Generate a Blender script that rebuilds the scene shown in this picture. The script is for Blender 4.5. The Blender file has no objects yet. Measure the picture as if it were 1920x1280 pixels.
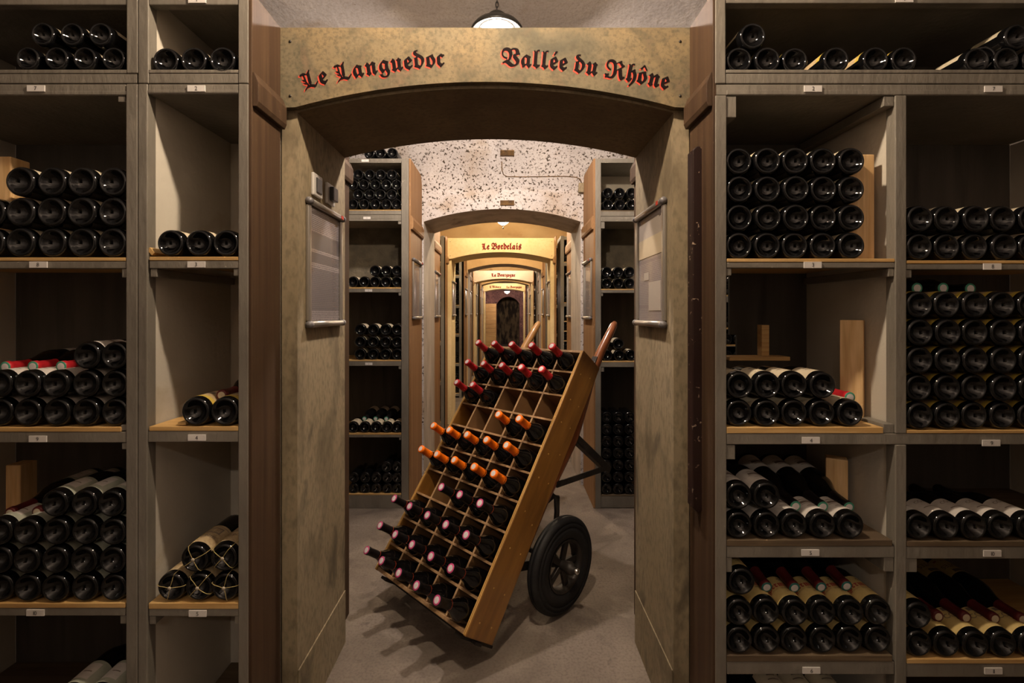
import bpy, math, random
from mathutils import Matrix, Vector
random.seed(7)
SC = bpy.context.scene
COL = SC.collection
PI = math.pi
# ------------------------------------------------------------------ camera, world, exposure
F = 880.0; VX = 949.6; VY = 585.0; EYE = 1.43          # focal length in pixels, vanishing point, eye height
cam = bpy.data.cameras.new('camera'); camo = bpy.data.objects.new('camera', cam); COL.objects.link(camo)
cam.sensor_fit = 'HORIZONTAL'; cam.sensor_width = 36.0; cam.lens = 36.0 * F / 1920.0
cam.shift_x = (960 - VX) / 1920.0; cam.shift_y = -(640 - VY) / 1920.0
cam.clip_start = 0.02; cam.clip_end = 80
camo.location = (0, 0, EYE); camo.rotation_euler = (PI / 2, 0, 0)
SC.camera = camo
w = bpy.data.worlds.new('world'); SC.world = w; w.use_nodes = True
w.node_tree.nodes['Background'].inputs[0].default_value = (0.05, 0.05, 0.06, 1)
w.node_tree.nodes['Background'].inputs[1].default_value = 0.02
vs = SC.view_settings
vs.view_transform = 'Standard'; vs.look = 'None'; vs.gamma = 1.0; vs.use_curve_mapping = False
vs.exposure = 0.7
LAMPS = [  # x, y, rim height, watts, colour
    (-.06, -1.95, 2.88, 42, (1, .84, .70)), (-.06, 1.02, 2.88, 122, (1, .81, .61)), (-.05, 2.47, 2.90, 128, (1, .86, .75)),
    (-.05, 5.25, 2.90, 85, (1, .80, .54)), (-.05, 6.90, 2.80, 95, (1, .80, .56)), (-.05, 10.05, 2.90, 80, (1, .83, .66)),
    (-.05, 11.6, 2.90, 90, (1, .80, .58)), (-.05, 14.5, 2.66, 80, (1, .80, .54)), (.02, 17.3, 2.20, 70, (1, .76, .66))]
D1 = 1.375
def X_(px, d): return (px - VX) * d / F
def Z_(py, d): return EYE - (py - VY) * d / F
# ------------------------------------------------------------------ materials
def newmat(name):
    m = bpy.data.materials.new(name); m.use_nodes = True
    return m, m.node_tree, m.node_tree.nodes['Principled BSDF']
def mat(name, c1, c2=None, scale=6.0, stretch=(1, 1, 1), rough=.6, metal=0.0, bump=0.0, bscale=40.0, lo=.35, hi=.65,
        specks=None, stains=None, coat=0.0, spec=.5, fine=None, coord='Object', dist=0.0):
    """c1/c2 mixed by stretched noise; fine=(colour, scale, amount); specks=(colour, scale, thr); stains=(colour, scale, thr)"""
    m, nt, b = newmat(name); N = nt.nodes; L = nt.links
    b.inputs['Roughness'].default_value = rough; b.inputs['Metallic'].default_value = metal
    b.inputs['Coat Weight'].default_value = coat; b.inputs['Coat Roughness'].default_value = .1
    b.inputs['Specular IOR Level'].default_value = spec
    c2 = c2 or c1
    tc = N.new('ShaderNodeTexCoord')
    def mapped(st):
        mp = N.new('ShaderNodeMapping'); mp.inputs['Scale'].default_value = st
        L.new(tc.outputs[coord], mp.inputs['Vector']); return mp.outputs['Vector']
    def noise(sc, st, det=6.0, ds=0.0):
        n = N.new('ShaderNodeTexNoise'); n.inputs['Scale'].default_value = sc; n.inputs['Detail'].default_value = det
        n.inputs['Distortion'].default_value = ds
        L.new(mapped(st), n.inputs['Vector']); return n.outputs['Fac']
    def ramp(fac, a, bb):
        r = N.new('ShaderNodeMapRange'); r.inputs['From Min'].default_value = a; r.inputs['From Max'].default_value = bb
        L.new(fac, r.inputs['Value']); return r.outputs['Result']
    def mix(fac, a, bcol):
        x = N.new('ShaderNodeMix'); x.data_type = 'RGBA'
        L.new(fac, x.inputs['Factor'])
        if isinstance(a, tuple): x.inputs['A'].default_value = (*a, 1)
        else: L.new(a, x.inputs['A'])
        if isinstance(bcol, tuple): x.inputs['B'].default_value = (*bcol, 1)
        else: L.new(bcol, x.inputs['B'])
        return x.outputs['Result']
    def mul(a, k):
        x = N.new('ShaderNodeMath'); x.operation = 'MULTIPLY'; L.new(a, x.inputs[0])
        if isinstance(k, float): x.inputs[1].default_value = k
        else: L.new(k, x.inputs[1])
        return x.outputs[0]
    col = mix(ramp(noise(scale, stretch, 6.0, dist), lo, hi), c1, c2)
    if stains:
        sl = stains if isinstance(stains, list) else [stains]
        for (sc_, ss, th) in sl:
            col = mix(mul(ramp(noise(ss, stretch, 8.0, .6), th, th + .14), .8), col, sc_)
    if fine: col = mix(mul(ramp(noise(fine[1], stretch, 3.0), .45, .7), fine[2]), col, fine[0])
    if specks:
        big = ramp(noise(1.7, (1, 1, 1), 3.0), .30, .56)
        if len(specks) > 3:      # mould thickest on the damp haunch of the vault, y between these two
            sp = N.new('ShaderNodeSeparateXYZ'); L.new(tc.outputs[coord], sp.inputs[0])
            gy = ramp(sp.outputs['Y'], specks[3], specks[4]); big = mul(big, gy)
        col = mix(mul(ramp(noise(specks[1], (1, 1, 1), 3.5, .5), specks[2], specks[2] + .05), big), col, specks[0])
    L.new(col, b.inputs['Base Color'])
    if bump:
        bp = N.new('ShaderNodeBump'); bp.inputs['Strength'].default_value = bump; bp.inputs['Distance'].default_value = .01
        L.new(noise(bscale, stretch, 4.0), bp.inputs['Height']); L.new(bp.outputs['Normal'], b.inputs['Normal'])
    return m
def plain(name, c, rough=.5, metal=0.0, coat=0.0, spec=.5, emit=None):
    m, nt, b = newmat(name)
    b.inputs['Base Color'].default_value = (*c, 1); b.inputs['Roughness'].default_value = rough
    b.inputs['Metallic'].default_value = metal; b.inputs['Coat Weight'].default_value = coat
    b.inputs['Specular IOR Level'].default_value = spec
    if emit:
        b.inputs['Emission Color'].default_value = (*emit[0], 1); b.inputs['Emission Strength'].default_value = emit[1]
    return m
GREY = mat('grey_paint', (.150, .131, .104), (.19, .168, .135), 9, (1, 1, .35), .5, bump=.25, bscale=55, stains=((.10, .088, .07), 5, .66))
GREYIN = mat('grey_board', (.50, .45, .37), (.56, .51, .42), 3, (1, 1, 1), .7, bump=.12, bscale=60, stains=[((.36, .29, .18), 4, .64), ((.62, .57, .47), 2.5, .6)])
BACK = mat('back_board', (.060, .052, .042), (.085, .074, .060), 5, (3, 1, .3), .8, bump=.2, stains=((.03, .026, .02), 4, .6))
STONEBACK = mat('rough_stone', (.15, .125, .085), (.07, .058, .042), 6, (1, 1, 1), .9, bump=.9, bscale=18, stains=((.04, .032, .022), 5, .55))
PINE = mat('pine', (.50, .29, .095), (.62, .40, .16), 4, (.6, 6, 12), .5, fine=((.34, .17, .045), 9, .5), dist=.6)
PINEV = mat('pine_upright', (.64, .39, .165), (.76, .52, .26), 4, (9, 9, .7), .5, fine=((.40, .20, .06), 7, .55), dist=.8)
OLDBOARD = mat('old_board', (.085, .055, .03), (.14, .095, .05), 4, (.6, 6, 12), .75, fine=((.05, .03, .016), 9, .5))
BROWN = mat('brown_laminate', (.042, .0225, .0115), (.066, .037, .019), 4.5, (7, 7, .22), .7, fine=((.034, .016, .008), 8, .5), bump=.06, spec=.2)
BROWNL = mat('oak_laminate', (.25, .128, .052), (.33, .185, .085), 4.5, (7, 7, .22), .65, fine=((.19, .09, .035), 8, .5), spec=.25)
SIGN1 = mat('painted_stone', (.168, .122, .064), (.130, .104, .062), 5, (1, 1, 1), .85, bump=.1, bscale=80, lo=.40, hi=.60, spec=.25,
            stains=[((.070, .060, .036), 7, .51), ((.042, .041, .029), 4.5, .54), ((.185, .118, .070), 7, .59)], fine=((.055, .046, .028), 95, .65))
SIGN2 = mat('painted_stone_yellow', (.66, .52, .27), (.74, .60, .34), 4, (1, 1, 1), .7, fine=((.55, .38, .13), 40, .3))
SIGN3 = mat('painted_stone_white', (.72, .58, .38), (.80, .66, .46), 4, (1, 1, 1), .7, fine=((.65, .5, .3), 40, .3))
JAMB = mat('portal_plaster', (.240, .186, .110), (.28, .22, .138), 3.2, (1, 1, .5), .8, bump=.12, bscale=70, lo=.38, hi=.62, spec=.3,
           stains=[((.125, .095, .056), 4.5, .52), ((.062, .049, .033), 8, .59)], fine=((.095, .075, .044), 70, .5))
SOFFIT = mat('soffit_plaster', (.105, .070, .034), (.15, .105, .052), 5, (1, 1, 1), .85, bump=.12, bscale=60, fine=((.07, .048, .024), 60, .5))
CEIL = mat('vault_plaster', (.60, .55, .53), (.49, .445, .43), 2.2, (1, 1, 1), .9, bump=.35, bscale=30,
           stains=[((.36, .25, .15), 2.6, .575), ((.68, .62, .58), 3.2, .56), ((.20, .13, .075), 90, .63)], specks=((.052, .034, .018), 58, .568, 2.75, 3.45), fine=((.30, .22, .15), 85, .35))
CEIL2 = mat('vault_plaster_cream', (.62, .42, .20), (.50, .31, .13), 2.0, (1, 1, 1), .9, bump=.2, bscale=30, stains=((.30, .15, .05), 3, .62))
CEILPINK = mat('vault_brick_pink', (.30, .15, .13), (.17, .085, .08), 7, (1, 1, 1), .9, bump=.5, bscale=20, specks=((.05, .03, .03), 20, .55))
ARCH = mat('rough_plaster', (.52, .45, .375), (.36, .30, .24), 7, (1, 1, .28), .9, bump=.8, bscale=26, stains=((.13, .10, .07), 5, .60), fine=((.46, .41, .35), 60, .4))
FLOOR = mat('concrete_floor', (.215, .175, .142), (.140, .112, .09), 1.9, (1, 1, 1), .8, bump=.2, bscale=50, lo=.40, hi=.60, spec=.25,
            stains=[((.080, .062, .050), 2.6, .53), ((.26, .215, .18), 5.5, .58), ((.055, .043, .035), 9, .62)], fine=((.09, .07, .055), 90, .5))
WALL = mat('cellar_wall', (.12, .10, .08), (.08, .065, .05), 3, rough=.9)
DOORM = mat('dark_stone_door', (.24, .18, .10), (.035, .025, .018), 5, (1.6, 1, .5), .9, lo=.42, hi=.58, bump=.4)
GLASS = plain('dark_bottle_glass', (.003, .003, .0033), .06, spec=.6)
GLASSB = plain('dusty_bottle_glass', (.0035, .0035, .0035), .07, spec=.5)
GLASSR = plain('crate_bottle_glass', (.003, .0025, .0025), .10, spec=.5)
IRON = mat('black_iron', (.018, .015, .013), (.035, .027, .021), 14, rough=.5, metal=.4, bump=.15)
RUBBER = mat('black_rubber', (.008, .008, .009), (.013, .0125, .0125), 9, rough=.55, bump=.05, spec=.25)
CHROME = plain('steel', (.6, .58, .55), .25, 1.0)
ALU = plain('brushed_aluminium', (.42, .39, .35), .36, .85)
ALUC = plain('grey_corner_plastic', (.13, .12, .12), .45)
DARKRED = plain('dark_red_paint', (.085, .010, .007), .7, spec=.2)
WHITE = plain('white_card', (.66, .62, .58), .6)
INK = plain('black_ink', (.02, .018, .018), .6)
RED = plain('red_paint', (.46, .05, .028), .7, spec=.2)
BLACKRED = plain('black_paint', (.006, .003, .003), .9, spec=.08)
VARN = mat('varnished_plywood', (.205, .088, .016), (.27, .122, .025), 3.2, (5, .6, 5), .4, fine=((.13, .052, .010), 7, .5), coat=.25, stains=((.11, .044, .010), 3, .60))
PLYE = mat('plywood_edge', (.60, .36, .11), (.42, .23, .06), 14, (1, .3, 1), .6)
PLYI = mat('worn_plywood', (.34, .20, .092), (.24, .13, .055), 10, (2, 2, 2), .7, fine=((.48, .32, .17), 45, .5))
CELLW = mat('cell_plywood', (.150, .074, .028), (.20, .105, .042), 4, (2, .6, 1), .55, fine=((.10, .048, .018), 8, .5))
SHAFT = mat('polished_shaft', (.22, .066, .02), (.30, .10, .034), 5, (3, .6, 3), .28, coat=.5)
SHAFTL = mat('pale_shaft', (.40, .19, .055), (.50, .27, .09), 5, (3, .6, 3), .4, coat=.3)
BARW = mat('dark_worn_bar', (.016, .007, .006), (.018, .008, .006), 6, (3, 3, .3), .5, spec=.2, specks=((.34, .25, .18), 60, .66))
LAMPM = plain('black_enamel', (.02, .019, .018), .35)
LAMPW = plain('white_reflector', (.8, .78, .74), .5, emit=((1, .93, .85), .8))
LAMPG = plain('lit_opal_glass', (.9, .85, .75), .4, emit=((1, .87, .72), 7.0))
SWITCH = plain('switch_grey', (.45, .42, .38), .4); SWITCHD = plain('switch_dark', (.022, .022, .022), .3)
def translucent(m, k):
    """let part of the light straight through, as thin opal or smoked glass does"""
    nt = m.node_tree; out = [n for n in nt.nodes if n.type == 'OUTPUT_MATERIAL'][0]
    t = nt.nodes.new('ShaderNodeBsdfTransparent'); x = nt.nodes.new('ShaderNodeMixShader'); x.inputs[0].default_value = k
    nt.links.new(nt.nodes['Principled BSDF'].outputs[0], x.inputs[1]); nt.links.new(t.outputs[0], x.inputs[2]); nt.links.new(x.outputs[0], out.inputs['Surface'])
    return m
LAMPG = translucent(LAMPG, .5); LAMPS_ = translucent(plain('smoked_glass', (.05, .045, .04), .3), .6)
RUST = mat('rusted_iron', (.16, .085, .025), (.06, .032, .012), 30, rough=.9, bump=.5)
def sheet_mat(name, base, ink, bands):
    m, nt, b = newmat(name); N = nt.nodes; L = nt.links
    tc = N.new('ShaderNodeTexCoord'); sp = N.new('ShaderNodeSeparateXYZ'); L.new(tc.outputs['Object'], sp.inputs[0])
    def math_(op, a, k=None):
        x = N.new('ShaderNodeMath'); x.operation = op
        if isinstance(a, float): x.inputs[0].default_value = a
        else: L.new(a, x.inputs[0])
        if k is not None:
            if isinstance(k, float): x.inputs[1].default_value = k
            else: L.new(k, x.inputs[1])
        return x.outputs[0]
    line = math_('GREATER_THAN', math_('SINE', math_('MULTIPLY', sp.outputs['Z'], 900.0)), .1)
    n = N.new('ShaderNodeTexNoise'); n.inputs['Scale'].default_value = 1.0
    mp = N.new('ShaderNodeMapping'); mp.inputs['Scale'].default_value = (260, 260, 140); L.new(tc.outputs['Object'], mp.inputs[0]); L.new(mp.outputs[0], n.inputs['Vector'])
    words = math_('GREATER_THAN', n.outputs['Fac'], .44)
    f = math_('MULTIPLY', math_('MULTIPLY', line, words), .75)
    for (za, zb_, amt) in bands:
        g = math_('MULTIPLY', math_('MULTIPLY', math_('GREATER_THAN', sp.outputs['Z'], za), math_('LESS_THAN', sp.outputs['Z'], zb_)), amt)
        f = math_('MAXIMUM', f, g)
    x = N.new('ShaderNodeMix'); x.data_type = 'RGBA'; L.new(f, x.inputs['Factor'])
    x.inputs['A'].default_value = (*base, 1); x.inputs['B'].default_value = (*ink, 1)
    L.new(x.outputs['Result'], b.inputs['Base Color']); b.inputs['Roughness'].default_value = .25; b.inputs['Coat Weight'].default_value = .5
    return m
SHEET = sheet_mat('printed_sheet', (.27, .235, .235), (.05, .045, .052), [(.275, .335, .75), (.225, .262, .72), (.05, .205, .55)])
SHEET2 = sheet_mat('faded_sheet', (.25, .22, .22), (.13, .11, .12), [(.24, .25, .4), (.06, .07, .4)])
NOTE = plain('yellowed_note', (.40, .32, .21), .6); NOTE2 = plain('pale_note', (.30, .255, .215), .6)
# ------------------------------------------------------------------ mesh helpers
class MB:
    def __init__(s): s.v = []; s.f = []; s.m = []; s.mats = []; s.sm = []
    def mi(s, m):
        if m not in s.mats: s.mats.append(m)
        return s.mats.index(m)
    def add(s, vs_, fs, m, smooth=False, M=None):
        k = len(s.v); i = s.mi(m)
        for p in vs_: s.v.append(tuple(M @ Vector(p)) if M is not None else tuple(p))
        for f in fs: s.f.append([k + q for q in f]); s.m.append(i); s.sm.append(smooth)
        return s
    def box(s, x0, x1, y0, y1, z0, z1, m, M=None):
        x0, x1 = sorted((x0, x1)); y0, y1 = sorted((y0, y1)); z0, z1 = sorted((z0, z1))
        vs_ = [(x0, y0, z0), (x1, y0, z0), (x1, y1, z0), (x0, y1, z0), (x0, y0, z1), (x1, y0, z1), (x1, y1, z1), (x0, y1, z1)]
        return s.add(vs_, [(0, 3, 2, 1), (4, 5, 6, 7), (0, 1, 5, 4), (1, 2, 6, 5), (2, 3, 7, 6), (3, 0, 4, 7)], m, False, M)
    def prism(s, poly, y0, y1, m, M=None):
        """poly: list of (x, z), extruded along y"""
        n = len(poly)
        vs_ = [(x, y0, z) for x, z in poly] + [(x, y1, z) for x, z in poly]
        fs = [tuple(range(n)), tuple(range(2 * n - 1, n - 1, -1))] + [(i, i + n, (i + 1) % n + n, (i + 1) % n) for i in range(n)]
        return s.add(vs_, fs, m, False, M)
    def lathe(s, prof, n, m, M=None, smooth=True, cap0=False, cap1=False, mats=None):
        """prof: list of (r, h) about the Y axis"""
        vs_ = []; k = len(prof)
        for r, h in prof:
            for i in range(n):
                a = 2 * PI * i / n; vs_.append((r * math.cos(a), h, r * math.sin(a)))
        for j in range(k - 1):
            fs = [(j * n + i, j * n + (i + 1) % n, (j + 1) * n + (i + 1) % n, (j + 1) * n + i) for i in range(n)]
            if j == 0: base = len(s.v); s.add(vs_, fs, mats[j] if mats else m, smooth, M)
            else:
                mi = s.mi(mats[j] if mats else m)
                for f in fs: s.f.append([base + q for q in f]); s.m.append(mi); s.sm.append(smooth)
        for c, j in ((cap0, 0), (cap1, k - 1)):
            if c:
                s.f.append([base + j * n + i for i in (range(n) if c else ())]); s.m.append(s.mi(c if not isinstance(c, bool) else m)); s.sm.append(False)
        return s
    def tube(s, pts, rad, n, m, M=None, flat=1.0):
        pts = [Vector(p) for p in pts]; rr = rad if isinstance(rad, (list, tuple)) else [rad] * len(pts)
        vs_ = []; up = Vector((.13, .31, .94))
        for i, p in enumerate(pts):
            t = (pts[min(i + 1, len(pts) - 1)] - pts[max(i - 1, 0)]).normalized()
            a = t.cross(up).normalized(); b = t.cross(a)
            for k in range(n):
                q = 2 * PI * k / n; vs_.append(tuple(p + a * math.cos(q) * rr[i] + b * math.sin(q) * rr[i] * flat))
        fs = [(j * n + i, j * n + (i + 1) % n, (j + 1) * n + (i + 1) % n, (j + 1) * n + i) for j in range(len(pts) - 1) for i in range(n)]
        fs += [tuple(range(n - 1, -1, -1)), tuple((len(pts) - 1) * n + i for i in range(n))]
        return s.add(vs_, fs, m, True, M)
    def bar(s, a, b, wx, wy, m, M=None, up=(1, 0, 0)):
        """rectangular bar from a to b"""
        a = Vector(a); b = Vector(b); t = (b - a).normalized(); u = Vector(up); u = (u - t * u.dot(t)).normalized(); v = t.cross(u)
        vs_ = [tuple(p + u * i * wx / 2 + v * j * wy / 2) for p in (a, b) for i, j in ((-1, -1), (1, -1), (1, 1), (-1, 1))]
        return s.add(vs_, [(0, 1, 2, 3), (7, 6, 5, 4), (0, 4, 5, 1), (1, 5, 6, 2), (2, 6, 7, 3), (3, 7, 4, 0)], m, False, M)
    def mesh(s, name):
        me = bpy.data.meshes.new(name); me.from_pydata(s.v, [], s.f)
        for m in s.mats: me.materials.append(m)
        me.polygons.foreach_set('material_index', s.m); me.polygons.foreach_set('use_smooth', s.sm)
        me.update()
        return me
    def build(s, name, parent=None, bevel=0.0, mat_=None):
        o = bpy.data.objects.new(name, s.mesh(name)); COL.objects.link(o)
        if parent: o.parent = parent
        import bmesh
        bm = bmesh.new(); bm.from_mesh(o.data); bmesh.ops.recalc_face_normals(bm, faces=bm.faces); bm.to_mesh(o.data); bm.free()
        if bevel:
            b = o.modifiers.new('bevel', 'BEVEL'); b.width = bevel; b.segments = 2; b.limit_method = 'ANGLE'
        return o
def tag(o, label=None, cat=None, group=None, kind=None):
    if label: o['label'] = label
    if cat: o['category'] = cat
    if group: o['group'] = group
    if kind: o['kind'] = kind
    return o
def empty(name, loc, label, cat, group=None):
    o = bpy.data.objects.new(name, None); COL.objects.link(o); o.location = loc; o.empty_display_size = .05
    return tag(o, label, cat, group)
def rebase(root):
    """parts are modelled in world coordinates: keep them there under a root that stands at the thing's base"""
    bpy.context.view_layer.update()
    for c in root.children: c.matrix_parent_inverse = root.matrix_world.inverted()
def structure(o, label, cat='wall'): return tag(o, label, cat, kind='structure')
# ------------------------------------------------------------------ lettering
FR = {**{chr(65 + i): chr(0x1D56C + i) for i in range(26)}, **{chr(97 + i): chr(0x1D586 + i) for i in range(26)}}
ACC = {'é': ('e', '´'), 'ô': ('o', '^'), 'Ô': ('O', '^')}
FR['L'] = 'L_old'
_gl = {'L_old': ([], [])}
for poly in ([(0, .60), (.05, .66), (.20, .69), (.31, .63), (.29, .56), (.16, .60), (.07, .56)],
             [(.30, .60), (.47, .76), (.50, .73), (.455, .62), (.44, .20), (.38, .11), (.30, .20), (.325, .50)],
             [(.15, .61), (.215, .61), (.245, .32), (.31, .15), (.25, .11), (.17, .30)],
             [(.07, .43), (.17, .40), (.185, .30), (.10, .35)], [(.10, .30), (.18, .26), (.22, .17), (.13, .22)],
             [(.04, -.08), (.10, .02), (.25, .14), (.40, .15), (.56, .09), (.70, .21), (.73, .18), (.61, .02), (.52, -.03), (.36, .04), (.20, .02)]):
    _k = len(_gl['L_old'][0]); _gl['L_old'][0].extend(poly); _gl['L_old'][1].append(tuple(range(_k, _k + len(poly))))
def glyph(ch, res=3):
    if ch in _gl: return _gl[ch]
    c = bpy.data.curves.new('glyph', 'FONT'); c.body = ch; c.resolution_u = res; c.size = 1.0
    if ord(ch) > 0x1D000: c.offset = .016
    o = bpy.data.objects.new('glyph', c); COL.objects.link(o); bpy.context.view_layer.update()
    me = bpy.data.meshes.new_from_object(o.evaluated_get(bpy.context.evaluated_depsgraph_get()))
    v = [(p.co.x, p.co.y) for p in me.vertices]; f = [tuple(p.vertices) for p in me.polygons]
    bpy.data.objects.remove(o); bpy.data.curves.remove(c); bpy.data.meshes.remove(me)
    _gl[ch] = (v, f); return _gl[ch]
def text_flat(s, fraktur=False, gap=.05, space=.26, xs=1.0):
    """2D text: verts, faces, width; cap height is about .72"""
    V = []; Fc = []; x = 0.0; owner = []
    for i, ch in enumerate(s):
        if ch == ' ': x += space; continue
        acc = None
        if ch in ACC and fraktur: ch, acc = ACC[ch]
        v, f = glyph(FR.get(ch, ch) if fraktur else ch)
        if not v: continue
        a = min(p[0] for p in v); b = max(p[0] for p in v); k = len(V)
        V += [((p[0] - a) * xs + x, p[1]) for p in v]; Fc += [tuple(k + q for q in g) for g in f]; owner += [i] * len(v)
        if acc:
            cx = x + (b - a) * xs / 2; k = len(V); h = max(p[1] for p in v) + .05
            if acc == '´': q = [(cx - .06, h), (cx + .0, h - .01), (cx + .13, h + .17), (cx + .03, h + .17)]; g = [(0, 1, 2, 3)]
            else: q = [(cx - .17, h), (cx - .10, h - .02), (cx, h + .10), (cx + .10, h - .02), (cx + .17, h), (cx + .02, h + .19), (cx - .02, h + .19)]; g = [(0, 1, 2, 6), (2, 3, 4, 5), (2, 5, 6)]
            V += q; Fc += [tuple(k + j for j in t) for t in g]; owner += [i] * len(q)
        x += (b - a) * xs + gap
    return V, Fc, x - gap, owner
def sign_text(words, y, mname, parent, off, m):
    """words: list of (string, baseline points [(x, z)], cap height); letters sit square to the curved baseline"""
    for s, base, cap in words:
        mb = MB(); V, Fc, W, own = text_flat(s, True)
        seg = [math.dist(base[i], base[i + 1]) for i in range(len(base) - 1)]; T = sum(seg)
        sx = T / W; sy = cap / .72
        def at(t):
            t *= T; i = 0
            while i < len(seg) - 1 and t > seg[i]: t -= seg[i]; i += 1
            q = t / seg[i]; a, b = base[i], base[i + 1]
            return (a[0] + (b[0] - a[0]) * q, a[1] + (b[1] - a[1]) * q)
        spans = {}
        for p, o_ in zip(V, own):
            spans.setdefault(o_, [9, -9]); spans[o_][0] = min(spans[o_][0], p[0]); spans[o_][1] = max(spans[o_][1], p[0])
        out = []; tok = [s[:o_].count(' ') for o_ in own]
        for p, o_ in zip(V, own):
            mid = sum(spans[o_]) / 2; c = at(mid / W); a = at(max(0, mid / W - .04)); b = at(min(1, mid / W + .04))
            th = math.atan2(b[1] - a[1], b[0] - a[0]); dx = (p[0] - mid) * sx; dz = p[1] * sy
            out.append((c[0] + dx * math.cos(th) - dz * math.sin(th) + off[0], y, c[1] + dx * math.sin(th) + dz * math.cos(th) + off[1]))
        for tk in sorted(set(tok)):
            ids = [i for i, t_ in enumerate(tok) if t_ == tk]; rem = {q: k for k, q in enumerate(ids)}
            MB().add([out[i] for i in ids], [tuple(rem[q] for q in f) for f in Fc if f[0] in rem], m).build(mname, parent)
# ------------------------------------------------------------------ the setting
CX = -.06
def arc_pts(xc, half, zs, zc, n=20):
    """segmental arch from the left spring to the right spring"""
    rise = zc - zs; r = (half * half + rise * rise) / (2 * rise); c0 = zc - r; a = math.asin(half / r)
    return [(xc + r * math.sin(-a + 2 * a * i / n), c0 + r * math.cos(-a + 2 * a * i / n)) for i in range(n + 1)]
def opening_wall(y0, y1, xc, half, zs, zc, xl, xr, zt, m, msof, mface=None):
    mb = MB(); A = arc_pts(xc, half, zs, zc); mface = mface or m
    for y in (y0, y1):
        for i in range(len(A) - 1):
            (a, za), (b, zb) = A[i], A[i + 1]
            mb.add([(a, y, za), (b, y, zb), (b, y, zt), (a, y, zt)], [(0, 1, 2, 3)], mface)
        mb.add([(xl, y, 0), (xc - half, y, 0), (xc - half, y, zs), (xc - half, y, zt), (xl, y, zt)], [(0, 1, 2, 3, 4)], mface)
        mb.add([(xr, y, 0), (xc + half, y, 0), (xc + half, y, zs), (xc + half, y, zt), (xr, y, zt)], [(0, 1, 2, 3, 4)], mface)
    for i in range(len(A) - 1):
        (a, za), (b, zb) = A[i], A[i + 1]
        mb.add([(a, y0, za), (b, y0, zb), (b, y1, zb), (a, y1, za)], [(0, 1, 2, 3)], msof, True)
    for sx in (-1, 1):
        x = xc + sx * half; mb.add([(x, y0, 0), (x, y1, 0), (x, y1, zs), (x, y0, zs)], [(0, 1, 2, 3)], m)
    for x in (xl, xr): mb.add([(x, y0, 0), (x, y1, 0), (x, y1, zt), (x, y0, zt)], [(0, 1, 2, 3)], m)
    mb.add([(xl, y0, zt), (xr, y0, zt), (xr, y1, zt), (xl, y1, zt)], [(0, 1, 2, 3)], m)
    return mb
XW = 2.6
structure(MB().box(-XW, XW, -4.4, 24.5, -.12, 0, FLOOR).build('floor'), 'stained grey concrete cellar floor', 'floor')
structure(MB().box(-XW - .1, -XW, -4.4, 24.5, 0, 3.6, WALL).build('wall_left'), 'dark cellar wall behind the left racks', 'wall')
structure(MB().box(XW, XW + .1, -4.4, 24.5, 0, 3.6, WALL).build('wall_right'), 'dark cellar wall behind the right racks', 'wall')
structure(MB().box(-XW, XW, -4.5, -4.4, 0, 3.6, WALL).build('wall_back'), 'dark cellar wall behind the camera', 'wall')
def vault_z(y, a0, a1, zs=2.30, top=3.2):
    c = (a0 + a1) / 2; h = (a1 - a0) / 2 + .027
    return zs + (top - zs) * math.sqrt(max(0, 1 - ((y - c) / h) ** 2))
def vault(a0, a1, m, label, top=3.2, zs=2.30):
    mb = MB(); n = 40; ys = [(a0 + a1) / 2 - math.cos(PI * i / n) * ((a1 - a0) / 2 + .025) for i in range(n + 1)]
    vs_ = [(x, y, vault_z(y, a0, a1, zs, top)) for y in ys for x in (-XW, XW)]
    mb.add(vs_, [(2 * i, 2 * i + 1, 2 * i + 3, 2 * i + 2) for i in range(n)], m, True)
    mb.add([(x, y, 3.6) for y in (a0, a1) for x in (-XW, XW)], [(0, 1, 3, 2)], m)
    return structure(mb.build('ceiling'), label, 'ceiling')
vault(-4.3, -.78, CEIL, 'plaster vault behind the nearest wall')
vault(-.2, 3.89, CEIL, 'pale plaster vault over the first sign portal, spotted with dark mould')
vault(4.47, 8.3, CEIL2, 'cream plaster vault behind the second arch, with brown runs')
vault(8.88, 12.95, CEIL2, 'cream vault over the third sign portal')
vault(13.53, 19.2, CEILPINK, 'pinkish rough vault at the far end of the cellar', 3.1)
for y0, lab in ((-.78, 'rough plaster cross wall behind the camera'), (3.89, 'rough plaster arch beyond the hand truck, nearest of the plain arches'),
                (8.3, 'plain plaster arch between the two single-name signs'), (12.95, 'farthest plain plaster arch, past the white sign')):
    structure(opening_wall(y0, y0 + .58, -.035, .65, 2.18, 2.285, -XW, XW, 3.6, ARCH, ARCH, CEIL if y0 < 4 else CEIL2).build('wall_arch'), lab, 'wall')
# far end: arched dark doorway, planked box
structure(opening_wall(19.2, 19.9, .07, .47, 1.75, 2.06, -XW, XW, 3.6, CEILPINK, CEILPINK).build('wall_end'), 'pinkish stone end wall with an arched opening', 'wall')
structure(MB().box(-XW, XW, 21.3, 21.4, 0, 3.6, DOORM).build('wall_far'), 'dark streaked stone seen through the farthest archway', 'wall')
structure(MB().box(-XW, XW, 19.9, 21.3, 2.4, 2.5, DOORM).build('ceiling_far'), 'dark ceiling past the farthest archway', 'ceiling')
o = MB()
for i in range(11): o.box(-1.2, -.40, 18.2, 19.0, .16 * i + .002, .16 * i + .158, PINE)
tag(o.build('plank_cabinet', None, .004), 'orange pine planked box at the far end left of the dark archway', 'cabinet')
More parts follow.
